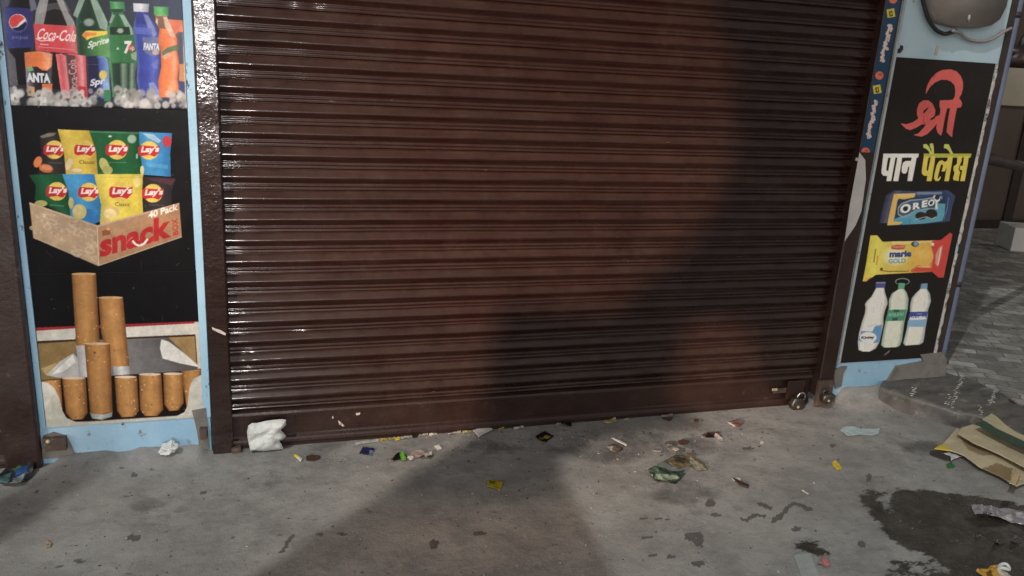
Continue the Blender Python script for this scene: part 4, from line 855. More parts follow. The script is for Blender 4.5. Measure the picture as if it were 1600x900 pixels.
# torn lower end of the left channel: a curled dark stub
bm = bmesh.new(); add_box(bm, (-.004, -.045, -.004), (.030, -.014, .020), .006); bm_obj('channel_foot', bm, M_RUST, sh)
for pts_, ch in (([(331, 511), (338, 514), (345, 516), (353, 521), (352, 524), (342, 520), (332, 515)], -.0385), ([(528, 657), (533, 660), (538, 665), (536, 667), (530, 663)], -.0075), ([(519, 651), (521, 651), (521, 654), (519, 654)], -.0075), ([(556, 646), (563, 645), (562, 648), (557, 649)], -.0075), ([(1338, 246), (1342, 247), (1341, 252), (1337, 251)], -.0385)):
    prism('paint_chip', [(wall(x, y, ch)[0], wall(x, y, ch)[2]) for x, y in pts_], ch, ch+.006, M_TAPE, sh)['label'] = 'pale bare chip in the brown paint'
# hasp near the right end of the rail
hp = wall(1214, 610, -.02)
box('hasp', (hp[0]-.02, -.026, hp[2]-.012), (hp[0]+.075, -.019, hp[2]+.010), M_RUST, sh, .002)
box('hasp_plate', (hp[0]+.045, -.030, hp[2]-.045), (hp[0]+.135, -.0262, hp[2]+.045), M_DULL, sh, .004)
q = wall(1211, 609, -.03); box('brass_tag', (q[0]-.014, -.030, q[2]-.006), (q[0]+.014, -.0265, q[2]+.006), M_BRASS, sh, .002)
# bottom lock bracket on the right channel
c0 = wall(1290, 600, -.045)
bm = bmesh.new(); add_box(bm, (c0[0]-.045, -.062, .010), (c0[0]+.030, -.040, c0[2]+.02), .004); add_box(bm, (c0[0]+.026, -.055, .020), (c0[0]+.060, -.030, .055), .004)
bm_obj('floor_socket', bm, M_RUST, sh)

def padlock(px, py, Y, w_, label, tilt, body_mat=M_STEEL, sh_mat=M_STEEL):
    c = wall(px, py, Y); e = empty('padlock', tuple(c), label, 'padlock')
    bm = bmesh.new()
    # rounded, lens like body
    pts = []
    for k in range(28):
        a = 2*math.pi*k/28; x = math.copysign(abs(math.cos(a))**.8, math.cos(a))*w_*.5; z = math.copysign(abs(math.sin(a))**.8, math.sin(a))*w_*.46
        pts.append((x, z))
    rings = []
    for (s_, y) in ((.80, -.017), (.93, -.0145), (1., -.008), (1., .008), (.93, .0145), (.8, .017)):
        rings.append([bm.verts.new((x*s_, y, z*s_)) for x, z in pts])
    for i in range(5):
        for k in range(28): bm.faces.new((rings[i][k], rings[i][(k+1) % 28], rings[i+1][(k+1) % 28], rings[i+1][k]))
    bm.faces.new(rings[0][::-1]); bm.faces.new(rings[-1])
    bmesh.ops.recalc_face_normals(bm, faces=bm.faces)
    rot = Matrix.Rotation(tilt, 4, 'Y'); bm.transform(Matrix.Translation(c) @ rot); bm_obj('lock_body', bm, body_mat, e, True)
    arc = [(-w_*.27, 0, w_*.25), (-w_*.27, 0, w_*.55)]+[(-w_*.27*math.cos(a), 0, w_*.55+w_*.27*math.sin(a)) for a in np.linspace(0, math.pi, 9)]+[(w_*.27, 0, w_*.55), (w_*.27, 0, w_*.25)]
    bm = bmesh.new(); add_tube(bm, arc, .0045, 10); bm.transform(Matrix.Translation(c) @ rot); bm_obj('shackle', bm, sh_mat, e, True)
    bm = bmesh.new(); bmesh.ops.create_cone(bm, cap_ends=True, segments=14, radius1=.006, radius2=.006, depth=.003, matrix=Matrix.Translation((0, -.018, -w_*.12)) @ Matrix.Rotation(R_(90), 4, 'X')); bm.transform(Matrix.Translation(c) @ rot); bm_obj('keyhole', bm, M_BRASS, e)
    return e
padlock(1245, 631, -.050, .070, 'round dark steel padlock hanging tilted from the foot of the shutter', R_(28), sh_mat=M_SHACK)
padlock(1291, 622, -.080, .052, 'small dark padlock on the floor socket at the foot of the right channel', R_(-14))

# second shutter at the far left, only its edge in view
s2 = empty('rolling_shutter', (-1.9, 0, 0), 'neighbouring brown rolling shutter cut off by the left edge of the photo', 'shutter')
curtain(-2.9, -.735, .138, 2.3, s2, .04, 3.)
rail(-2.9, -.735, s2)
wavy_channel(-.738, -.628, s2, M_DULL, -.01, 2.6, 8, -1)

# lintel and facade over the shop, above the picture
fc = empty('shop_facade', (.5, 0, 2.6), 'pale blue facade over the shutters with a steel hood', 'facade')
box('lintel', (-4.5, .02, 2.62), (3.222, .35, 3.6), M_BLUE, fc); box('hood', (-4.5, -.05, 2.32), (3.20, .01, 2.618), M_DULL, fc, .01)
box('side_wall', (3.02, .42, -.02), (3.222, 5, 3.6), M_BLUE, fc)

# pipe beside the right pillar
pp = empty('drain_pipe', (3.25, .0, .1), 'thin blue grey upright pipe on the right edge of the Hindi poster pillar', 'pipe')
tube('pipe', [(3.244, .012, z) for z in np.linspace(.10, 3.0, 24)], .0165, M_PIPE, pp, 14)
for z in (.55, 1.75): tube('pipe_clip', [(3.244, .012, z-.012), (3.244, .012, z+.012)], .0195, M_BLACKED, pp, 14)
# dark bar standing in for the shadow band right of the pillar
q0 = wall(1528, 243, .03); q1 = wall(1604, 262, .5)
ib = tube('shadow_bar', [(3.232, .045, q0[2]-.005), tuple(q1), tuple(q1+(q1-np.array([3.232, .045, q0[2]]))*2.5)], .026, M_BLACKED)
meta(ib, 'dark horizontal bar standing for a shadow band right of the Hindi poster pillar', 'bar')

# meter box and cables at top of the right pillar
mb = empty('meter_box', (3.0, -.03, 1.7), 'dusty grey brown box with rounded lower corners above the Hindi poster', 'box')
M_BOXM = mat_paint('dusty_box_cover', (.15, .13, .115), (.23, .205, .185), .42, .65, 5, .5, 30, (.28, .26, .24), (.66, .74), 12)
bp = [(wall(x, y, -.05)[0], wall(x, y, -.05)[2]) for x, y in [(1456, -90), (1456, 0), (1458, 20), (1464, 32), (1478, 38), (1500, 43), (1530, 44), (1550, 40), (1564, 30), (1574, 10), (1592, -90)]]
bm = bmesh.new(); fr_ = [bm.verts.new((x, -.052, z)) for x, z in bp]; bk_ = [bm.verts.new((x, -.004, z)) for x, z in bp]
bm.faces.new(fr_)
for i in range(len(bp)): bm.faces.new((fr_[i], bk_[i], bk_[(i+1) % len(bp)], fr_[(i+1) % len(bp)]))
bmesh.ops.bevel(bm, geom=[e for e in bm.edges if all(v in fr_ for v in e.verts)], offset=.006, segments=3, affect='EDGES')
bmesh.ops.recalc_face_normals(bm, faces=bm.faces); bm_obj('cover', bm, M_BOXM, mb, True)
box('hinge', (wall(1477, 0, -.055)[0], -.058, 1.56), (wall(1481, 0, -.055)[0], -.0525, 1.60), M_CREAM, mb, .001)
q = wall(1514, 28, -.055); box('screw_plate', (q[0]-.004, -.056, q[2]-.016), (q[0]+.006, -.0525, q[2]+.012), M_TAPE, mb, .001)
def cable_px(name, pts, Ys, r, mat, label, cat='cable'):
    P_ = [Vector(wall(x, y, Y)) for (x, y), Y in zip(pts, Ys)]
    out = []; n_ = len(P_)
    for i in range(n_-1):
        p0, p1, p2, p3 = P_[max(i-1, 0)], P_[i], P_[i+1], P_[min(i+2, n_-1)]
        for k in range(6):
            u = k/6.; out.append(.5*((2*p1)+(p2-p0)*u+(2*p0-5*p1+4*p2-p3)*u*u+(3*p1-p0-3*p2+p3)*u**3))
    out.append(P_[-1]); return meta(tube(name, out, r, mat, None, 10), label, cat)
cable_px('power_cable', [(1436, -80), (1439, -20), (1443, 5), (1451, 30), (1462, 46), (1476, 53), (1488, 50), (1494, 49)], [-.03]*8, .0085, M_BLK, 'thick black cable looping down the blue wall left of the dusty box')
cable_px('power_cable', [(1488, 48), (1500, 52), (1510, 60), (1524, 64), (1540, 64), (1556, 58), (1568, 50), (1580, 44)], [-.045, -.03, -.02, -.02, -.02, -.02, -.02, -.01], .0065, M_GRYC, 'thinner grey and red cable sagging below the dusty box to the pipe')
# dark hole and chips in the wall paint
hl = wall(1404, 76, 0); meta(prism('wall_hook', [(hl[0]+x, hl[2]+z) for x, z in [(-.018, .012), (-.012, .002), (0, -.002), (.006, .006), (.004, .014), (.016, .012), (.018, -.004), (.006, -.018), (-.010, -.014), (-.020, -.002)]], -.006, -.0005, M_BLK), 'small black hook on the pale blue wall just above the Hindi poster', 'hook')

# ================================================================== dim background of the alley
yb = 3.15
zc = wall(1585, 166, yb)[2]; zt2 = wall(1585, 106, yb)[2]
bw = empty('alley_wall', (6.5, yb, 0), 'dim brown wall with a cream ledge at the end of the tiled alley', 'wall')
box('wall_panel', (3.3, yb, .05), (12, yb+.2, zc), M_WALLD, bw); box('ledge', (3.3, yb-.03, zc+.002), (12, yb+.25, zt2), M_CREAM, bw, .01)
tx = wall(1590, 250, yb)[0]; box('post', (tx-.03, yb-.02, .05), (tx+.08, yb-.001, zc-.01), M_BLACKED, bw)
box('skirting', (3.3, yb-.04, .05), (12, yb-.002, .17), M_BLACKED, bw)
yr = 4.6
M_WIN, t, b = newmat('lit_window_pane'); b.inputs['Base Color'].default_value = (.3, .38, .5, 1); b.inputs['Emission Color'].default_value = (.50, .68, .95, 1); b.inputs['Emission Strength'].default_value = .38; b.inputs['Roughness'].default_value = .3
wn = empty('window', (9, yr, 1.4), 'small pale blue lit window beyond the cream ledge at the upper right edge', 'window')
a = wall(1574, 72, yr); b_ = wall(1625, 46, yr)
box('pane', (a[0], yr, a[2]), (b_[0], yr+.01, b_[2]), M_WIN, wn); box('frame', (a[0], yr-.03, (a[2]+b_[2])/2+.015), (b_[0], yr-.005, (a[2]+b_[2])/2+.03), M_BLACKED, wn)
box('side_wall', (7.9, .3, 0), (8.0, 4.79, 3.2), M_WALLD, bw)  # added unseen wall that keeps sky light out of the alley
box('rear_wall', (3.3, 4.8, 0), (14, 4.9, 3.2), M_WALLD, bw)
# parked scooter shape on the ledge side
sl = empty('scooter', (8.3, 3.9, zt2), 'dark parked scooter half hidden behind the cream ledge', 'scooter')
def W(x, y, Y=3.75): return Vector(wall(x, y, Y))
bm = bmesh.new(); add_tube(bm, [W(1560, 84), W(1574, 78), W(1588, 82), W(1604, 78), W(1625, 82)], [.03, .06, .07, .06, .03], 12); bm_obj('seat', bm, M_BLK, sl, True)
bm = bmesh.new(); add_tube(bm, [W(1570, 100), W(1585, 92), W(1600, 94), W(1622, 100)], [.05, .12, .13, .08], 12); bm_obj('body', bm, M_DULL, sl, True)
bm = bmesh.new(); add_tube(bm, [W(1592, 84), W(1598, 62), W(1606, 50)], [.03, .025, .02], 8); bm_obj('handlebar', bm, M_BLK, sl, True)
for px in (1566, 1618):
    bm = bmesh.new(); c = W(px, 118)
    add_tube(bm, [c+Vector((.17*math.cos(a_), 0, .17*math.sin(a_))) for a_ in np.linspace(0, 2*math.pi, 20)], .045, 8, False); bm_obj('wheel', bm, M_BLK, sl, True)
box('ledge_deck', (3.3, yb+.26, zt2-.20), (12, 4.79, zt2-.10), M_CREAM, bw)
M_SHEET = mat_paint('tin_sheet', (.10, .10, .10), (.15, .15, .14), .5, .7, 4)
ar = empty('tin_roof', (5.5, 1.8, 2.34), 'tin sheet roof over the tiled alley', 'roof')
box('sheet', (3.28, .06, 2.36), (12, 3.0, 2.39), M_SHEET, ar); box('beam', (3.28, .0, 2.30), (12, .058, 2.42), M_RUST, ar)
# pale block on the floor of the alley
c = gnd(1585, 388, .095); bk2 = empty('carton', (c[0]+.1, c[1], .095), 'pale grey carton lying on the tiled floor at the right edge', 'carton')
M_CART = mat_paint('pale_carton', (.45, .45, .43), (.55, .55, .52), .7, .8, 4)
bm = bmesh.new(); add_box(bm, (-.10, -.14, 0), (.34, .14, .20), .008); bm.transform(Matrix.Translation((c[0], c[1], .096)) @ Matrix.Rotation(R_(-22), 4, 'Z')); bm_obj('carton_body', bm, M_CART, bk2)
bm = bmesh.new(); add_box(bm, (-.098, -.02, .2005), (.338, .02, .2025)); bm.transform(Matrix.Translation((c[0], c[1], .096)) @ Matrix.Rotation(R_(-22), 4, 'Z')); bm_obj('tape', bm, M_TAPE, bk2)

# ================================================================== flat blockers added outside the frame to shade it
tgt = []
def back(P_, Y, L=LA):
    P_ = np.asarray(P_, float); d = L-P_; t_ = (Y-P_[1])/d[1]; return P_+d*t_
def shade(name, pts, Y, label, cat, L=LA):
    q = [back(p, Y, L) for p in pts]; o = prism(name, [(a_[0], a_[2]) for a_ in q], Y, Y+.01, M_OCC); return meta(o, label, cat)
Wp = lambda x, z: (x, 0, z)
Gp = lambda x, y: tuple(gnd(x, y))
shade('shade_sheet', [Gp(400, 900), Gp(740, 680), Wp(.97, .50), Wp(1.10, .56), Wp(1.72, .60), Wp(1.93, .95), Wp(1.97, 1.22), Wp(1.3, 1.30), Wp(1.0, 1.42), Wp(.8, 1.9), Wp(2.86, 1.9), Wp(2.86, 1.285), Wp(2.655, 1.285), Wp(2.60, .44),
     Wp(2.25, .40), Wp(2.15, .36), Wp(1.86, .385), Wp(1.84, .10), Gp(1110, 672), Gp(960, 680), Gp(870, 720), Gp(905, 790), Gp(960, 900), Gp(1000, 960), Gp(300, 960)], -2.15, 'flat sheet added behind the viewer to shade shutter and floor', 'shade sheet')  # added blocker, outline projected from the wanted street lamp shadow
shade('shade_board', [Gp(560, 800), Gp(740, 680), Wp(.97, .30), Wp(1.02, .52), Wp(1.50, .46), Wp(1.62, .60), Wp(1.80, .72), Wp(1.92, .95), Wp(1.97, 1.22), Wp(1.90, 1.5), Wp(1.6, 2.1), Wp(3.5, 2.1),
     Wp(3.5, .02), Wp(2.62, .02), Wp(2.30, .05), Wp(2.17, .38), Wp(2.02, .44), Wp(1.84, .42), Wp(1.80, .06), Gp(1110, 668), Gp(960, 690), Gp(870, 720), Gp(905, 790)], -3.7, 'flat sheet added behind the viewer to shade the shutter', 'board', LC)  # added blocker, cut so the low warm spot leaves parts dark
shade('shade_rod', [Wp(2.86, 1.31), Wp(3.4, 1.285), Wp(3.4, 1.25), Wp(2.86, 1.268)], -2.15, 'narrow rod added over the lane to cast a shadow line', 'rod')  # added strip that throws a thin shadow across the right poster
shade('shade_board_left', [Gp(-40, 800), Gp(110, 720), Wp(-.52, .2), Wp(-.50, .9), Wp(-.40, .9), Wp(-.38, .2), Gp(205, 708), Gp(60, 808), Gp(-60, 880)], -2.0, 'flat panel added behind the viewer to cast the left shadow band', 'board')  # added flat piece that throws the soft band on the left floor

exec('') if False else None
# ================================================================== litter
def scrap(name, label, cat, px, h=.006, base=(200, 200, 200), patches=(), mat=None, z=None, group=None, crumple=1., cells=22, thick=.0007, lift=None, seed=None, parent=None, Zb=0.):
    """crumpled sheet whose outline is the measured outline on the ground"""
    mat = mat or M_SCRAP; seed = seed if seed is not None else (px[0][0]*7+px[0][1]*3) % 97
    g_ = np.array(gp(px, Zb)); lo = g_.min(0); hi_ = g_.max(0); step = max(hi_-lo)/cells
    nx = int((hi_[0]-lo[0])/step)+2; ny = int((hi_[1]-lo[1])/step)+2
    X, Y = np.meshgrid(lo[0]+np.arange(nx)*step, lo[1]+np.arange(ny)*step, indexing='ij')
    # pull outside vertices near the border onto it so the outline stays clean
    ins = inpoly(X, Y, g_); Xc = X.copy(); Yc = Y.copy()
    a = g_; b2 = np.roll(g_, -1, 0); best = np.full(X.shape, 1e9)
    for k in range(len(g_)):
        d = b2[k]-a[k]; L2 = (d@d)+1e-12; t_ = np.clip(((X-a[k][0])*d[0]+(Y-a[k][1])*d[1])/L2, 0, 1)
        qx = a[k][0]+t_*d[0]; qy = a[k][1]+t_*d[1]; dd = np.hypot(qx-X, qy-Y); m = (dd < best) & ~ins
        best = np.where(dd < best, dd, best); Xc = np.where(m, qx, Xc); Yc = np.where(m, qy, Yc)
    ok = ins | (best < step*1.05)
    fold = np.abs(fbm(X, Y, 1.3/max(hi_-lo), seed, 3))*1.4+.5*np.abs(fbm(X, Y, 5./max(hi_-lo), seed+3, 2))
    Z = Zb+gheight(Xc, Yc)*(Zb == 0)+.0012+h*crumple*fold
    if lift is not None: Z = Z+lift(Xc, Yc)
    pj = project(np.stack([Xc, Yc, Z], -1))
    c_ = np.zeros(X.shape+(3,)); c_[:] = base
    for (pp_, cc) in patches:
        m = inpoly(pj[..., 0], pj[..., 1], pp_); c_[m] = cc
    c_ = lin(c_)*1.15*(1+.12*fbm(X, Y, 30, seed)[..., None])
    idx = -np.ones(X.shape, int); fcs = grid_faces(nx, ny); okf = ok.reshape(-1); fm = okf[fcs].all(1)
    # drop cells wholly outside
    cx = X.reshape(-1)[fcs].mean(1); cy = Y.reshape(-1)[fcs].mean(1); insf = ins.reshape(-1)[fcs].any(1)
    fcs = fcs[fm & insf]; used = np.unique(fcs)
    if len(used) == 0: return None
    rm = -np.ones(nx*ny, int); rm[used] = np.arange(len(used))
    V_ = np.stack([Xc, Yc, Z], -1).reshape(-1, 3)[used]
    o = mesh(name, V_, rm[fcs], mat, parent, True, np.clip(c_, 0, .88).reshape(-1, 3)[used])
    md = o.modifiers.new('thickness', 'SOLIDIFY'); md.thickness = thick; md.offset = 1
    if parent is None: meta(o, label, cat, group)
    elif label: o['label'] = label
    return o

# crumpled bag leaning on the rail
def bag_mesh():
    px = [(388, 664), (394, 660), (402, 660), (414, 657), (427, 655), (440, 654), (447, 655), (447, 663), (442, 668), (438, 671), (444, 676), (447, 681), (442, 686), (436, 688), (440, 693), (443, 701), (430, 702), (412, 704), (400, 703), (391, 703), (389, 694), (387, 684), (386, 674)]
    Y0 = -.045; g_ = np.array([(wall(x, y, Y0)[0], wall(x, y, Y0)[2]) for x, y in px]); lo = g_.min(0); hi_ = g_.max(0); step = .0022
    nx = int((hi_[0]-lo[0])/step)+2; nz = int((hi_[1]-lo[1])/step)+2
    X, Z = np.meshgrid(lo[0]+np.arange(nx)*step, lo[1]+np.arange(nz)*step, indexing='ij'); ins = inpoly(X, Z, g_)
    best = np.full(X.shape, 1e9); Xc = X.copy(); Zc = Z.copy(); b2 = np.roll(g_, -1, 0)
    for k in range(len(g_)):
        d = b2[k]-g_[k]; t_ = np.clip(((X-g_[k][0])*d[0]+(Z-g_[k][1])*d[1])/(d@d), 0, 1); qx = g_[k][0]+t_*d[0]; qz = g_[k][1]+t_*d[1]; dd = np.hypot(qx-X, qz-Z)
        m = (dd < best) & ~ins; best = np.minimum(best, dd); Xc = np.where(m, qx, Xc); Zc = np.where(m, qz, Zc)
    dome = np.where(ins, 1-np.exp(-best/.016), 0.)
    qr = random.Random(12); rid = 0
    for k in range(13):
        a = qr.uniform(0, math.pi); cx = qr.uniform(lo[0], hi_[0]); cz = qr.uniform(lo[1], hi_[1]); w_ = qr.uniform(.010, .024); am = qr.uniform(.003, .010)*qr.choice([-1, 1])
        u = (X-cx)*math.cos(a)+(Z-cz)*math.sin(a); v_ = -(X-cx)*math.sin(a)+(Z-cz)*math.cos(a)
        rid = rid+am*np.maximum(0, 1-np.abs(u+.004*np.sin(v_*60))/w_)*np.exp(-(v_/.045)**2)
    rid = rid+.003*np.abs(fbm(X, Z, 60, 2, 3))
    Yf = Y0-(.030+.012*fbm(X, Z, 16, 4))*dome-rid*dome; Yb_ = Y0+.014*dome
    f = grid_faces(nx, nz); fi = ins.reshape(-1)[f].any(1); f = f[fi]; used = np.unique(f); rm = -np.ones(nx*nz, int); rm[used] = np.arange(len(used)); n_ = len(used)
    A_ = np.stack([Xc, Yf, Zc], -1).reshape(-1, 3)[used]; B_2 = np.stack([Xc, Yb_, Zc], -1).reshape(-1, 3)[used]
    o = mesh('plastic_bag', np.concatenate([A_, B_2]), np.concatenate([rm[f], (rm[f]+n_)[:, ::-1]]), M_BAG, None, True)
    # settle it on the floor
    zmin = min(v.co.z for v in o.data.vertices); gz = .001
    for v in o.data.vertices: v.co.z += gz-zmin
    return o
meta(bag_mesh(), 'crumpled white plastic bag leaning on the shutter rail at its left end', 'bag')

# small crumpled tissue
bm = bmesh.new(); bmesh.ops.create_icosphere(bm, subdivisions=4, radius=1); c0 = gnd(264, 716)
for v in bm.verts:
    p = v.co.copy(); r = 1+.5*mnoise.noise(p*1.5+Vector((5, 5, 5)))-.5*abs(mnoise.noise(p*3.7))
    v.co = Vector((p.x*r*.030+p.z*.012, p.y*r*.024, max(p.z*r*.030, -.012)))
bm.transform(Matrix.Translation((c0[0], c0[1], .016+gheight(np.array([c0[0]]), np.array([c0[1]]))[0])))
meta(bm_obj('crumpled_paper', bm, M_BAG, None, False), 'small crumpled white tissue below the cigarette poster', 'paper')

def hgt0(z0): return lambda X, Y: X*0+z0
scrap('snack_wrapper', 'blue and green shiny snack wrapper at the far left edge', 'wrapper', [(-12, 755), (10, 735), (30, 727), (44, 726), (56, 730), (52, 745), (36, 760), (18, 764), (0, 762)], .022, (34, 40, 44), [([(18, 730), (30, 726), (36, 734), (24, 738)], (40, 110, 60)), ([(26, 732), (44, 727), (38, 744), (20, 752)], (40, 74, 130)), ([(0, 745), (18, 738), (12, 756), (-6, 760)], (74, 110, 112)), ([(20, 748), (40, 740), (34, 752), (18, 758)], (150, 160, 160)), ([(14, 755), (24, 754), (22, 762), (13, 762)], (196, 196, 60))], M_FOIL, cells=34)
scrap('cigarette_butt', 'white and yellow cigarette butt left of the navy packet', 'cigarette butt', [(459, 713), (463, 711.5), (473, 719), (470, 723)], .004, (208, 206, 190), [([(456, 709), (464, 709), (466, 717), (458, 718)], (206, 190, 70))], cells=14, thick=.006)
scrap('dry_leaf', 'flat reddish brown scrap beside the cigarette butt', 'scrap', [(478, 713), (486, 711), (500, 713), (499, 718), (490, 721), (480, 720)], .003, (74, 52, 42), cells=16)
scrap('sachet', 'square navy blue sachet in front of the shutter left half', 'sachet', [(567, 699), (585, 702), (581, 713), (561, 709)], .006, (34, 42, 78), [([(578, 704), (586, 704), (582, 713), (576, 711)], (110, 124, 160))], M_FOIL)
scrap('sachet', 'green and black torn wrapper near the white square scrap', 'wrapper', [(612, 718), (618, 713), (628, 706), (634, 710), (636, 720), (630, 722), (622, 719), (614, 721)], .012, (20, 22, 20), [([(624, 704), (632, 706), (636, 722), (627, 722)], (110, 180, 60))], M_FOIL)
scrap('paper_scrap', 'pinkish white torn paper right of the green and black wrapper', 'paper', [(636, 716), (646, 706), (662, 704), (668, 712), (652, 716), (642, 720)], .006, (150, 134, 128), [([(634, 712), (646, 713), (644, 721), (636, 720)], (206, 204, 200))])
scrap('paper_scrap', 'torn scrap with white tip next to the pinkish paper', 'paper', [(654, 716), (668, 710), (673, 706), (677, 713), (672, 718), (660, 717)], .008, (70, 62, 56), [([(662, 706), (676, 705), (674, 711), (664, 714)], (186, 182, 176))], cells=16)
scrap('paper_scrap', 'tiny white square scrap standing alone on the shadow edge', 'paper', [(678, 697), (687, 695), (691, 702), (684, 705)], .004, (210, 208, 202), cells=12)
scrap('card', 'clean white card lying against the shutter foot', 'card', [(738, 675), (761, 665), (770, 673), (748, 685)], .006, (206, 204, 202), crumple=.4, lift=hgt0(.006))
scrap('sachet', 'small bright yellow sachet alone in the middle of the floor', 'sachet', [(762, 753), (768, 750), (786, 755), (781, 768), (761, 762)], .008, (186, 172, 46), [([(765, 750), (775, 752), (773, 757), (764, 756)], (120, 116, 40))], M_FOIL)
scrap('sachet', 'black and gold printed sachet below the shutter middle', 'sachet', [(836, 684), (850, 676), (866, 682), (852, 692), (842, 689)], .006, (22, 18, 14), [([(852, 680), (861, 682), (856, 686), (848, 685)], (150, 130, 60)), ([(842, 684), (850, 683), (848, 688), (841, 687)], (110, 84, 50))], M_FOIL)
scrap('plastic_scrap', 'black folded plastic scrap touching the shutter foot', 'scrap', [(875, 660), (882, 656), (893, 663), (893, 668), (886, 668), (876, 664)], .012, (16, 15, 15))
scrap('sachet', 'yellow folded sachet against the rail right of the white card', 'sachet', [(778, 668), (786, 665), (791, 667), (786, 671), (780, 671)], .008, (176, 164, 50), cells=12)
scrap('green_foil_pouch', 'crushed green and silver foil pouch right of centre', 'pouch', [(1012, 742), (1022, 738), (1040, 737), (1056, 740), (1070, 741), (1064, 749), (1056, 757), (1040, 755), (1020, 754)], .026, (62, 80, 68), [([(1024, 741), (1056, 742), (1062, 747), (1040, 751), (1022, 748)], (134, 152, 132)), ([(1018, 748), (1050, 753), (1060, 750), (1056, 758), (1018, 757)], (24, 44, 34)), ([(1010, 740), (1020, 742), (1018, 748), (1010, 747)], (190, 196, 190))], M_FOIL, cells=40)
scrap('clear_wrapper', 'dusty see-through wrapper above the green foil pouch', 'wrapper', [(1038, 722), (1056, 713), (1080, 712), (1100, 726), (1106, 735), (1092, 738), (1076, 728), (1060, 734)], .014, (104, 98, 78), [([(1078, 714), (1098, 728), (1104, 735), (1090, 736), (1078, 724)], (160, 156, 136)), ([(1052, 714), (1072, 716), (1070, 724), (1056, 724)], (70, 66, 52))], M_FOIL, cells=34)
scrap('paper_scrap', 'red, black and white torn packet below the shutter right half', 'packet', [(1096, 680), (1110, 676), (1122, 676), (1131, 687), (1128, 690), (1116, 684), (1104, 685)], .008, (92, 60, 56), [([(1106, 676), (1118, 680), (1114, 686), (1102, 683)], (26, 20, 22)), ([(1118, 676), (1132, 687), (1128, 691), (1116, 682)], (190, 184, 178))], cells=26)
scrap('paper_scrap', 'white tipped dark red scrap nearest the rail', 'paper', [(1136, 661), (1142, 659), (1152, 657), (1162, 662), (1156, 668), (1146, 668)], .008, (110, 84, 80), [([(1134, 659), (1142, 660), (1150, 667), (1144, 669)], (196, 192, 186))], cells=22)
scrap('paper_scrap', 'pale grey and brown scrap close under the rail', 'paper', [(1077, 657), (1084, 655), (1098, 656), (1096, 661), (1086, 661)], .007, (140, 132, 126), [([(1084, 654), (1092, 655), (1090, 661), (1084, 660)], (96, 70, 64))], cells=20)
scrap('paper_scrap', 'dark folded scrap with pale rim under the rail', 'paper', [(1033, 651), (1042, 649), (1052, 647), (1050, 656), (1046, 660), (1036, 656)], .008, (74, 66, 60), [([(1032, 648), (1054, 646), (1052, 650), (1034, 652)], (150, 146, 136))], cells=20)
scrap('sachet', 'flat brown red sachet left of the red and black packet', 'sachet', [(1058, 690), (1068, 687), (1076, 690), (1074, 695), (1062, 696)], .004, (84, 58, 54), cells=18)
scrap('paper_scrap', 'pale scrap left of the see-through wrapper', 'paper', [(1038, 695), (1048, 694), (1062, 702), (1058, 706), (1050, 704)], .006, (120, 114, 100), [([(1050, 698), (1064, 702), (1060, 706), (1052, 704)], (170, 166, 152))], cells=20)
scrap('straw_piece', 'short white straw among the wrappers by the rail', 'straw', [(955, 686), (958, 685), (980, 696), (978, 698)], .002, (196, 190, 184), thick=.004, cells=30)
scrap('straw_piece', 'thin pale stick left of the clear wrapper', 'stick', [(1020, 704), (1033, 705), (1033, 707), (1020, 706)], .002, (150, 144, 134), thick=.003)
scrap('paper_scrap', 'faint translucent scrap left of the white straw', 'paper', [(917, 685), (925, 686), (930, 692), (924, 694)], .005, (150, 146, 140), cells=16)
scrap('paper_scrap', 'brown and white shred just below the white straw', 'paper', [(948, 700), (955, 696), (966, 699), (974, 703), (964, 708), (954, 705)], .010, (84, 74, 66), [([(948, 698), (958, 697), (956, 704), (949, 704)], (150, 144, 136))], cells=20)
scrap('paper_scrap', 'yellowish crumpled shred against the rail near the centre', 'paper', [(941, 659), (950, 657), (962, 655), (964, 660), (952, 663), (944, 662)], .012, (160, 152, 110), cells=20)
scrap('twig', 'dark brown stick with white chip right of the foil pouch', 'stick', [(1145, 749), (1150, 750), (1170, 760), (1168, 764), (1156, 759)], .004, (62, 50, 42), thick=.004, cells=26)
scrap('paper_scrap', 'small white chip above the dark brown stick', 'paper', [(1144, 748), (1152, 747), (1158, 749), (1156, 752), (1146, 752)], .004, (206, 202, 186), cells=16)
scrap('torn_paper', 'pale blue torn strip of paper in front of the right poster', 'paper', [(1312, 673), (1318, 668), (1334, 667), (1346, 671), (1358, 671), (1375, 670), (1372, 679), (1364, 682), (1344, 680), (1324, 683)], .006, (166, 186, 190), crumple=.6, cells=40)
scrap('sachet', 'little yellow wrapper in front of the pale blue paper strip', 'wrapper', [(1299, 723), (1304, 722), (1309, 726), (1315, 730), (1315, 735), (1307, 735), (1302, 730)], .008, (196, 174, 60), cells=20)
scrap('matchstick', 'tiny white stick right of the curved wet streak', 'stick', [(1252, 768), (1255, 767), (1264, 773), (1262, 774)], .002, (190, 184, 170), thick=.003, cells=20)
scrap('pebble', 'tiny white chip between the shutter foot and blue paper', 'chip', [(1187, 692), (1190, 690), (1194, 692), (1192, 695), (1188, 695)], .004, (200, 200, 194), cells=10)
scrap('card', 'pale grey card cut by the bottom edge of the photo', 'card', [(1240, 870), (1246, 866), (1266, 866), (1290, 925), (1262, 930)], .003, (150, 158, 156), crumple=.4, thick=.003, cells=40)
scrap('sachet', 'pink and white wrapper right of the grey card', 'wrapper', [(1276, 884), (1282, 874), (1290, 864), (1294, 872), (1298, 884), (1290, 887), (1284, 884)], .008, (130, 118, 114), [([(1284, 872), (1292, 874), (1297, 885), (1290, 887)], (196, 110, 110))])
scrap('paper_scrap', 'light speck of paper at the lower left floor', 'paper', [(71, 850), (76, 846), (82, 850), (79, 856), (72, 857)], .005, (150, 130, 110), cells=10)
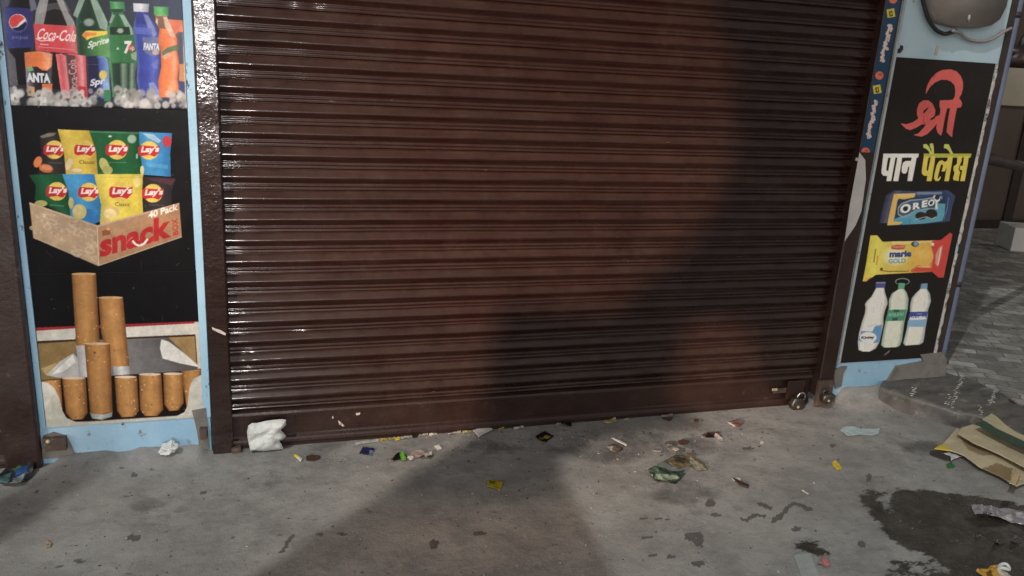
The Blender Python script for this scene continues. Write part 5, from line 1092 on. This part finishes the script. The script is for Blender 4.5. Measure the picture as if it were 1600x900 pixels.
scrap('gold_wrapper', 'crumpled gold foil wrapper in the wet corner', 'wrapper', [(1524, 896), (1532, 892), (1542, 893), (1546, 885), (1560, 886), (1572, 894), (1584, 905), (1560, 912), (1536, 908)], .024, (196, 152, 66), [([(1556, 886), (1574, 894), (1586, 906), (1566, 906)], (206, 200, 186)), ([(1540, 896), (1548, 890), (1552, 902), (1544, 904)], (110, 76, 30))], M_FOIL, cells=40)
# bottle cap ring
c0 = gnd(1569, 886, .012); bm = bmesh.new()
add_tube(bm, [Vector(c0)+Vector((.017*math.cos(a_), .012*math.sin(a_), .004*math.sin(a_*2))) for a_ in np.linspace(0, 2*math.pi, 22)], .0055, 8, False)
meta(bm_obj('plastic_ring', bm, M_BAG, None, True), 'white plastic ring beside the gold foil wrapper', 'ring')
M_CLEAR = mat_attr('crinkled_clear_film', .16, .8, 60, trans=.1, metal=.2)
scrap('silver_film', 'long crinkled silver plastic film on the wet patch', 'film', [(1514, 797), (1530, 796), (1560, 798), (1580, 796), (1600, 802), (1620, 812), (1610, 826), (1590, 820), (1566, 815), (1545, 812), (1522, 810)], .024, (150, 148, 154), [([(1520, 804), (1532, 803), (1532, 810), (1520, 810)], (200, 196, 204)), ([(1564, 808), (1580, 803), (1582, 814), (1568, 814)], (206, 202, 208)), ([(1586, 800), (1600, 802), (1600, 810), (1588, 808)], (196, 194, 200)), ([(1536, 798), (1550, 802), (1546, 808), (1536, 806)], (80, 80, 84))], M_CLEAR, cells=60)
for px_, py_, s_, lab in ((1528, 840, 4, 'small glinting wet lump below the silver film'), (1587, 846, 9, 'larger translucent lump at the right edge of the wet patch'), (1560, 848, 7, 'dull translucent lump in the middle of the wet patch')):
    scrap('wet_plastic', lab, 'plastic', [(px_+s_*math.cos(a_)*(1+.3*math.sin(3*a_)), py_+s_*.7*math.sin(a_)) for a_ in np.linspace(0, 6.28, 10)[:-1]], .012, (84, 82, 78), mat=M_CLEAR, cells=18)

# strips of litter trapped along the shutter foot
strips = [((555, 690), (592, 685), 3.5, (176, 176, 166), 'long white plastic strip trapped under the rail left of centre'), ((593, 685), (604, 683), 3, (176, 160, 66), 'yellow shred trapped under the rail beside the long white strip'), ((606, 684), (618, 682), 2.5, (150, 140, 90), 'dull yellow sliver trapped under the rail'), ((617, 683), (625, 681), 4, (200, 186, 60), 'brightest yellow shred trapped under the rail'),
          ((626, 682), (643, 679), 3, (170, 168, 158), 'grey white strip trapped right of the bright yellow shred'), ((644, 679), (652, 677), 4.5, (40, 32, 30), 'black shred trapped under the rail'), ((655, 678), (668, 676), 2.5, (160, 150, 140), 'beige sliver trapped right of the black shred'), ((670, 677), (683, 675), 2.5, (196, 194, 186), 'white sliver trapped under the rail above the tiny white square'),
          ((700, 676), (720, 672), 2.5, (170, 166, 156), 'white sliver trapped left of the clean white card'), ((722, 673), (737, 670), 3, (160, 162, 110), 'yellow green strip touching the clean white card'), ((802, 667), (818, 664), 3, (180, 174, 164), 'pale strip with dark end trapped right of the yellow sachet'), ((868, 661), (876, 659), 3, (150, 146, 140), 'pale sliver left of the black folded plastic'), ((974, 653), (982, 652), 2.5, (170, 160, 120), 'small tan sliver trapped near the shutter centre')]
for (a_, b2_, wd, c_, lab) in strips:
    scrap('litter_strip', lab, 'litter', [(a_[0], a_[1]+2), (b2_[0], b2_[1]+2), (b2_[0]+1, b2_[1]+wd+2), (a_[0]+1, a_[1]+wd+2)], .006, c_, group='shreds of litter trapped along the shutter foot', cells=26)

# crumbs nobody would count
bm = bmesh.new(); colr = []
q = random.Random(21)
def crumb(px, py, r):
    c = gnd(px, py); z = gheight(np.array([c[0]]), np.array([c[1]]))[0]
    if c[1] > -.02: return
    m_ = bmesh.ops.create_icosphere(bm, subdivisions=1, radius=r)
    sx_, sy_, a_ = q.uniform(.6, 1.8), q.uniform(.5, 1.2), q.uniform(0, 6.28)
    v_ = q.choice([(.45, .43, .40), (.30, .27, .24), (.06, .05, .045), (.05, .04, .035), (.10, .085, .07), (.16, .14, .12)])
    for v in m_['verts']:
        x, y, zz_ = v.co; x *= sx_; y *= sy_; v.co = Vector((c[0]+x*math.cos(a_)-y*math.sin(a_), c[1]+x*math.sin(a_)+y*math.cos(a_), z+zz_*.5+r*.25)); colr.append((v, v_))
for k in range(620): crumb(q.uniform(-20, 1620), q.uniform(690, 915), q.choice([.0012, .0016, .002, .0026, .0035]))
for k in range(420): crumb(q.gauss(960, 190), min(900, 668+abs(q.gauss(0, 45))), q.choice([.0014, .002, .003, .004]))
for k in range(60): crumb(q.gauss(1400, 60), q.gauss(650, 20), q.choice([.0014, .002, .003, .004]))
bm.verts.index_update(); cc = np.zeros((len(bm.verts), 3))
for v, c_ in colr: cc[v.index] = c_
me = bpy.data.meshes.new('floor_crumbs'); bm.to_mesh(me); bm.free(); setcol(me, cc); meta(link('floor_crumbs', me, M_SCRAP), kind='stuff')

# flattened cardboard box
M_CARD = mat_attr('worn_cardboard', .75, .35, 60, grain=.2)
cb = empty('cardboard_box', tuple(gnd(1540, 710)), 'flattened brown cardboard box with a green stripe at the right edge', 'cardboard')
CBc = (176, 165, 138)
def hgt(z0): return lambda X, Y: X*0+z0
scrap('lower_flap', 'lower cardboard face with a yellow corner', None, [(1459, 703), (1474, 694), (1494, 672), (1502, 676), (1536, 703), (1580, 722), (1600, 736), (1614, 752), (1588, 762), (1562, 746), (1528, 732), (1506, 716), (1486, 708)], .010, CBc, [([(1455, 697), (1476, 696), (1486, 706), (1470, 710)], (190, 172, 60)), ([(1556, 724), (1582, 734), (1578, 754), (1550, 742), (1530, 734), (1545, 730)], (128, 112, 82)), ([(1500, 684), (1512, 690), (1542, 708), (1552, 712), (1534, 713), (1512, 704)], (134, 120, 92))], M_CARD, thick=.004, Zb=0.014, parent=cb, cells=70)
scrap('upper_flap', 'long folded cardboard flap', None, [(1495, 678), (1502, 670), (1520, 665), (1538, 671), (1558, 684), (1600, 704), (1650, 728), (1650, 764), (1600, 733), (1560, 712), (1520, 694)], .006, (178, 168, 140), mat=M_CARD, thick=.004, Zb=0.04, parent=cb, cells=70)
scrap('green_stripe', 'dark green printed stripe', None, [(1524, 663), (1538, 660), (1560, 673), (1600, 692), (1650, 714), (1650, 724), (1600, 702), (1560, 683), (1534, 669)], .004, (48, 70, 56), mat=M_CARD, thick=.004, Zb=0.08, parent=cb, cells=70)
scrap('rear_flap', 'pale raised rear cardboard flap', None, [(1534, 657), (1549, 648), (1560, 656), (1572, 668), (1584, 676), (1620, 692), (1650, 706), (1650, 716), (1600, 694), (1560, 674)], .004, (172, 164, 134), mat=M_CARD, thick=.004, Zb=0.074, parent=cb, cells=60)
scrap('torn_strip', 'pale torn strip hanging at the front', None, [(1586, 735), (1596, 737), (1590, 752), (1586, 760), (1576, 757)], .004, (178, 160, 122), mat=M_CARD, thick=.003, Zb=0.05, parent=cb, cells=24)
scrap('paper_scrap', 'white paper scrap with a hooked end under the cardboard corner', 'paper', [(1473, 712), (1482, 710), (1492, 713), (1502, 717), (1490, 721), (1485, 724), (1484, 716)], .006, (196, 196, 200), lift=hgt(.006), cells=26)
scrap('rubber_strip', 'dark grey folded strip beside the cardboard corner', 'strip', [(1453, 707), (1458, 706), (1476, 712), (1486, 717), (1485, 722), (1474, 720), (1452, 712)], .006, (58, 56, 60), cells=26)
scrap('green_scrap', 'small bright green scrap below the cardboard corner', 'scrap', [(1478, 728), (1486, 723), (1492, 730), (1488, 733), (1480, 732)], .006, (40, 104, 48), cells=16)

q0 = gnd(1557, 616, .075); q1 = gnd(1640, 668, .075); db = Vector(q1)-Vector(q0)
meta(tube('pipe_stub', [Vector(q0)+db*k/8.-Vector((0, .012, .01)) for k in range(9)], .022, mat_paint('dark_red_rust', (.035, .018, .016), (.06, .04, .036), .5, .8, 20, .8, 60, (.25, .24, .23), (.56, .64), 24), None, 12), 'dark reddish pipe lying under the edge of the tiled floor', 'pipe')
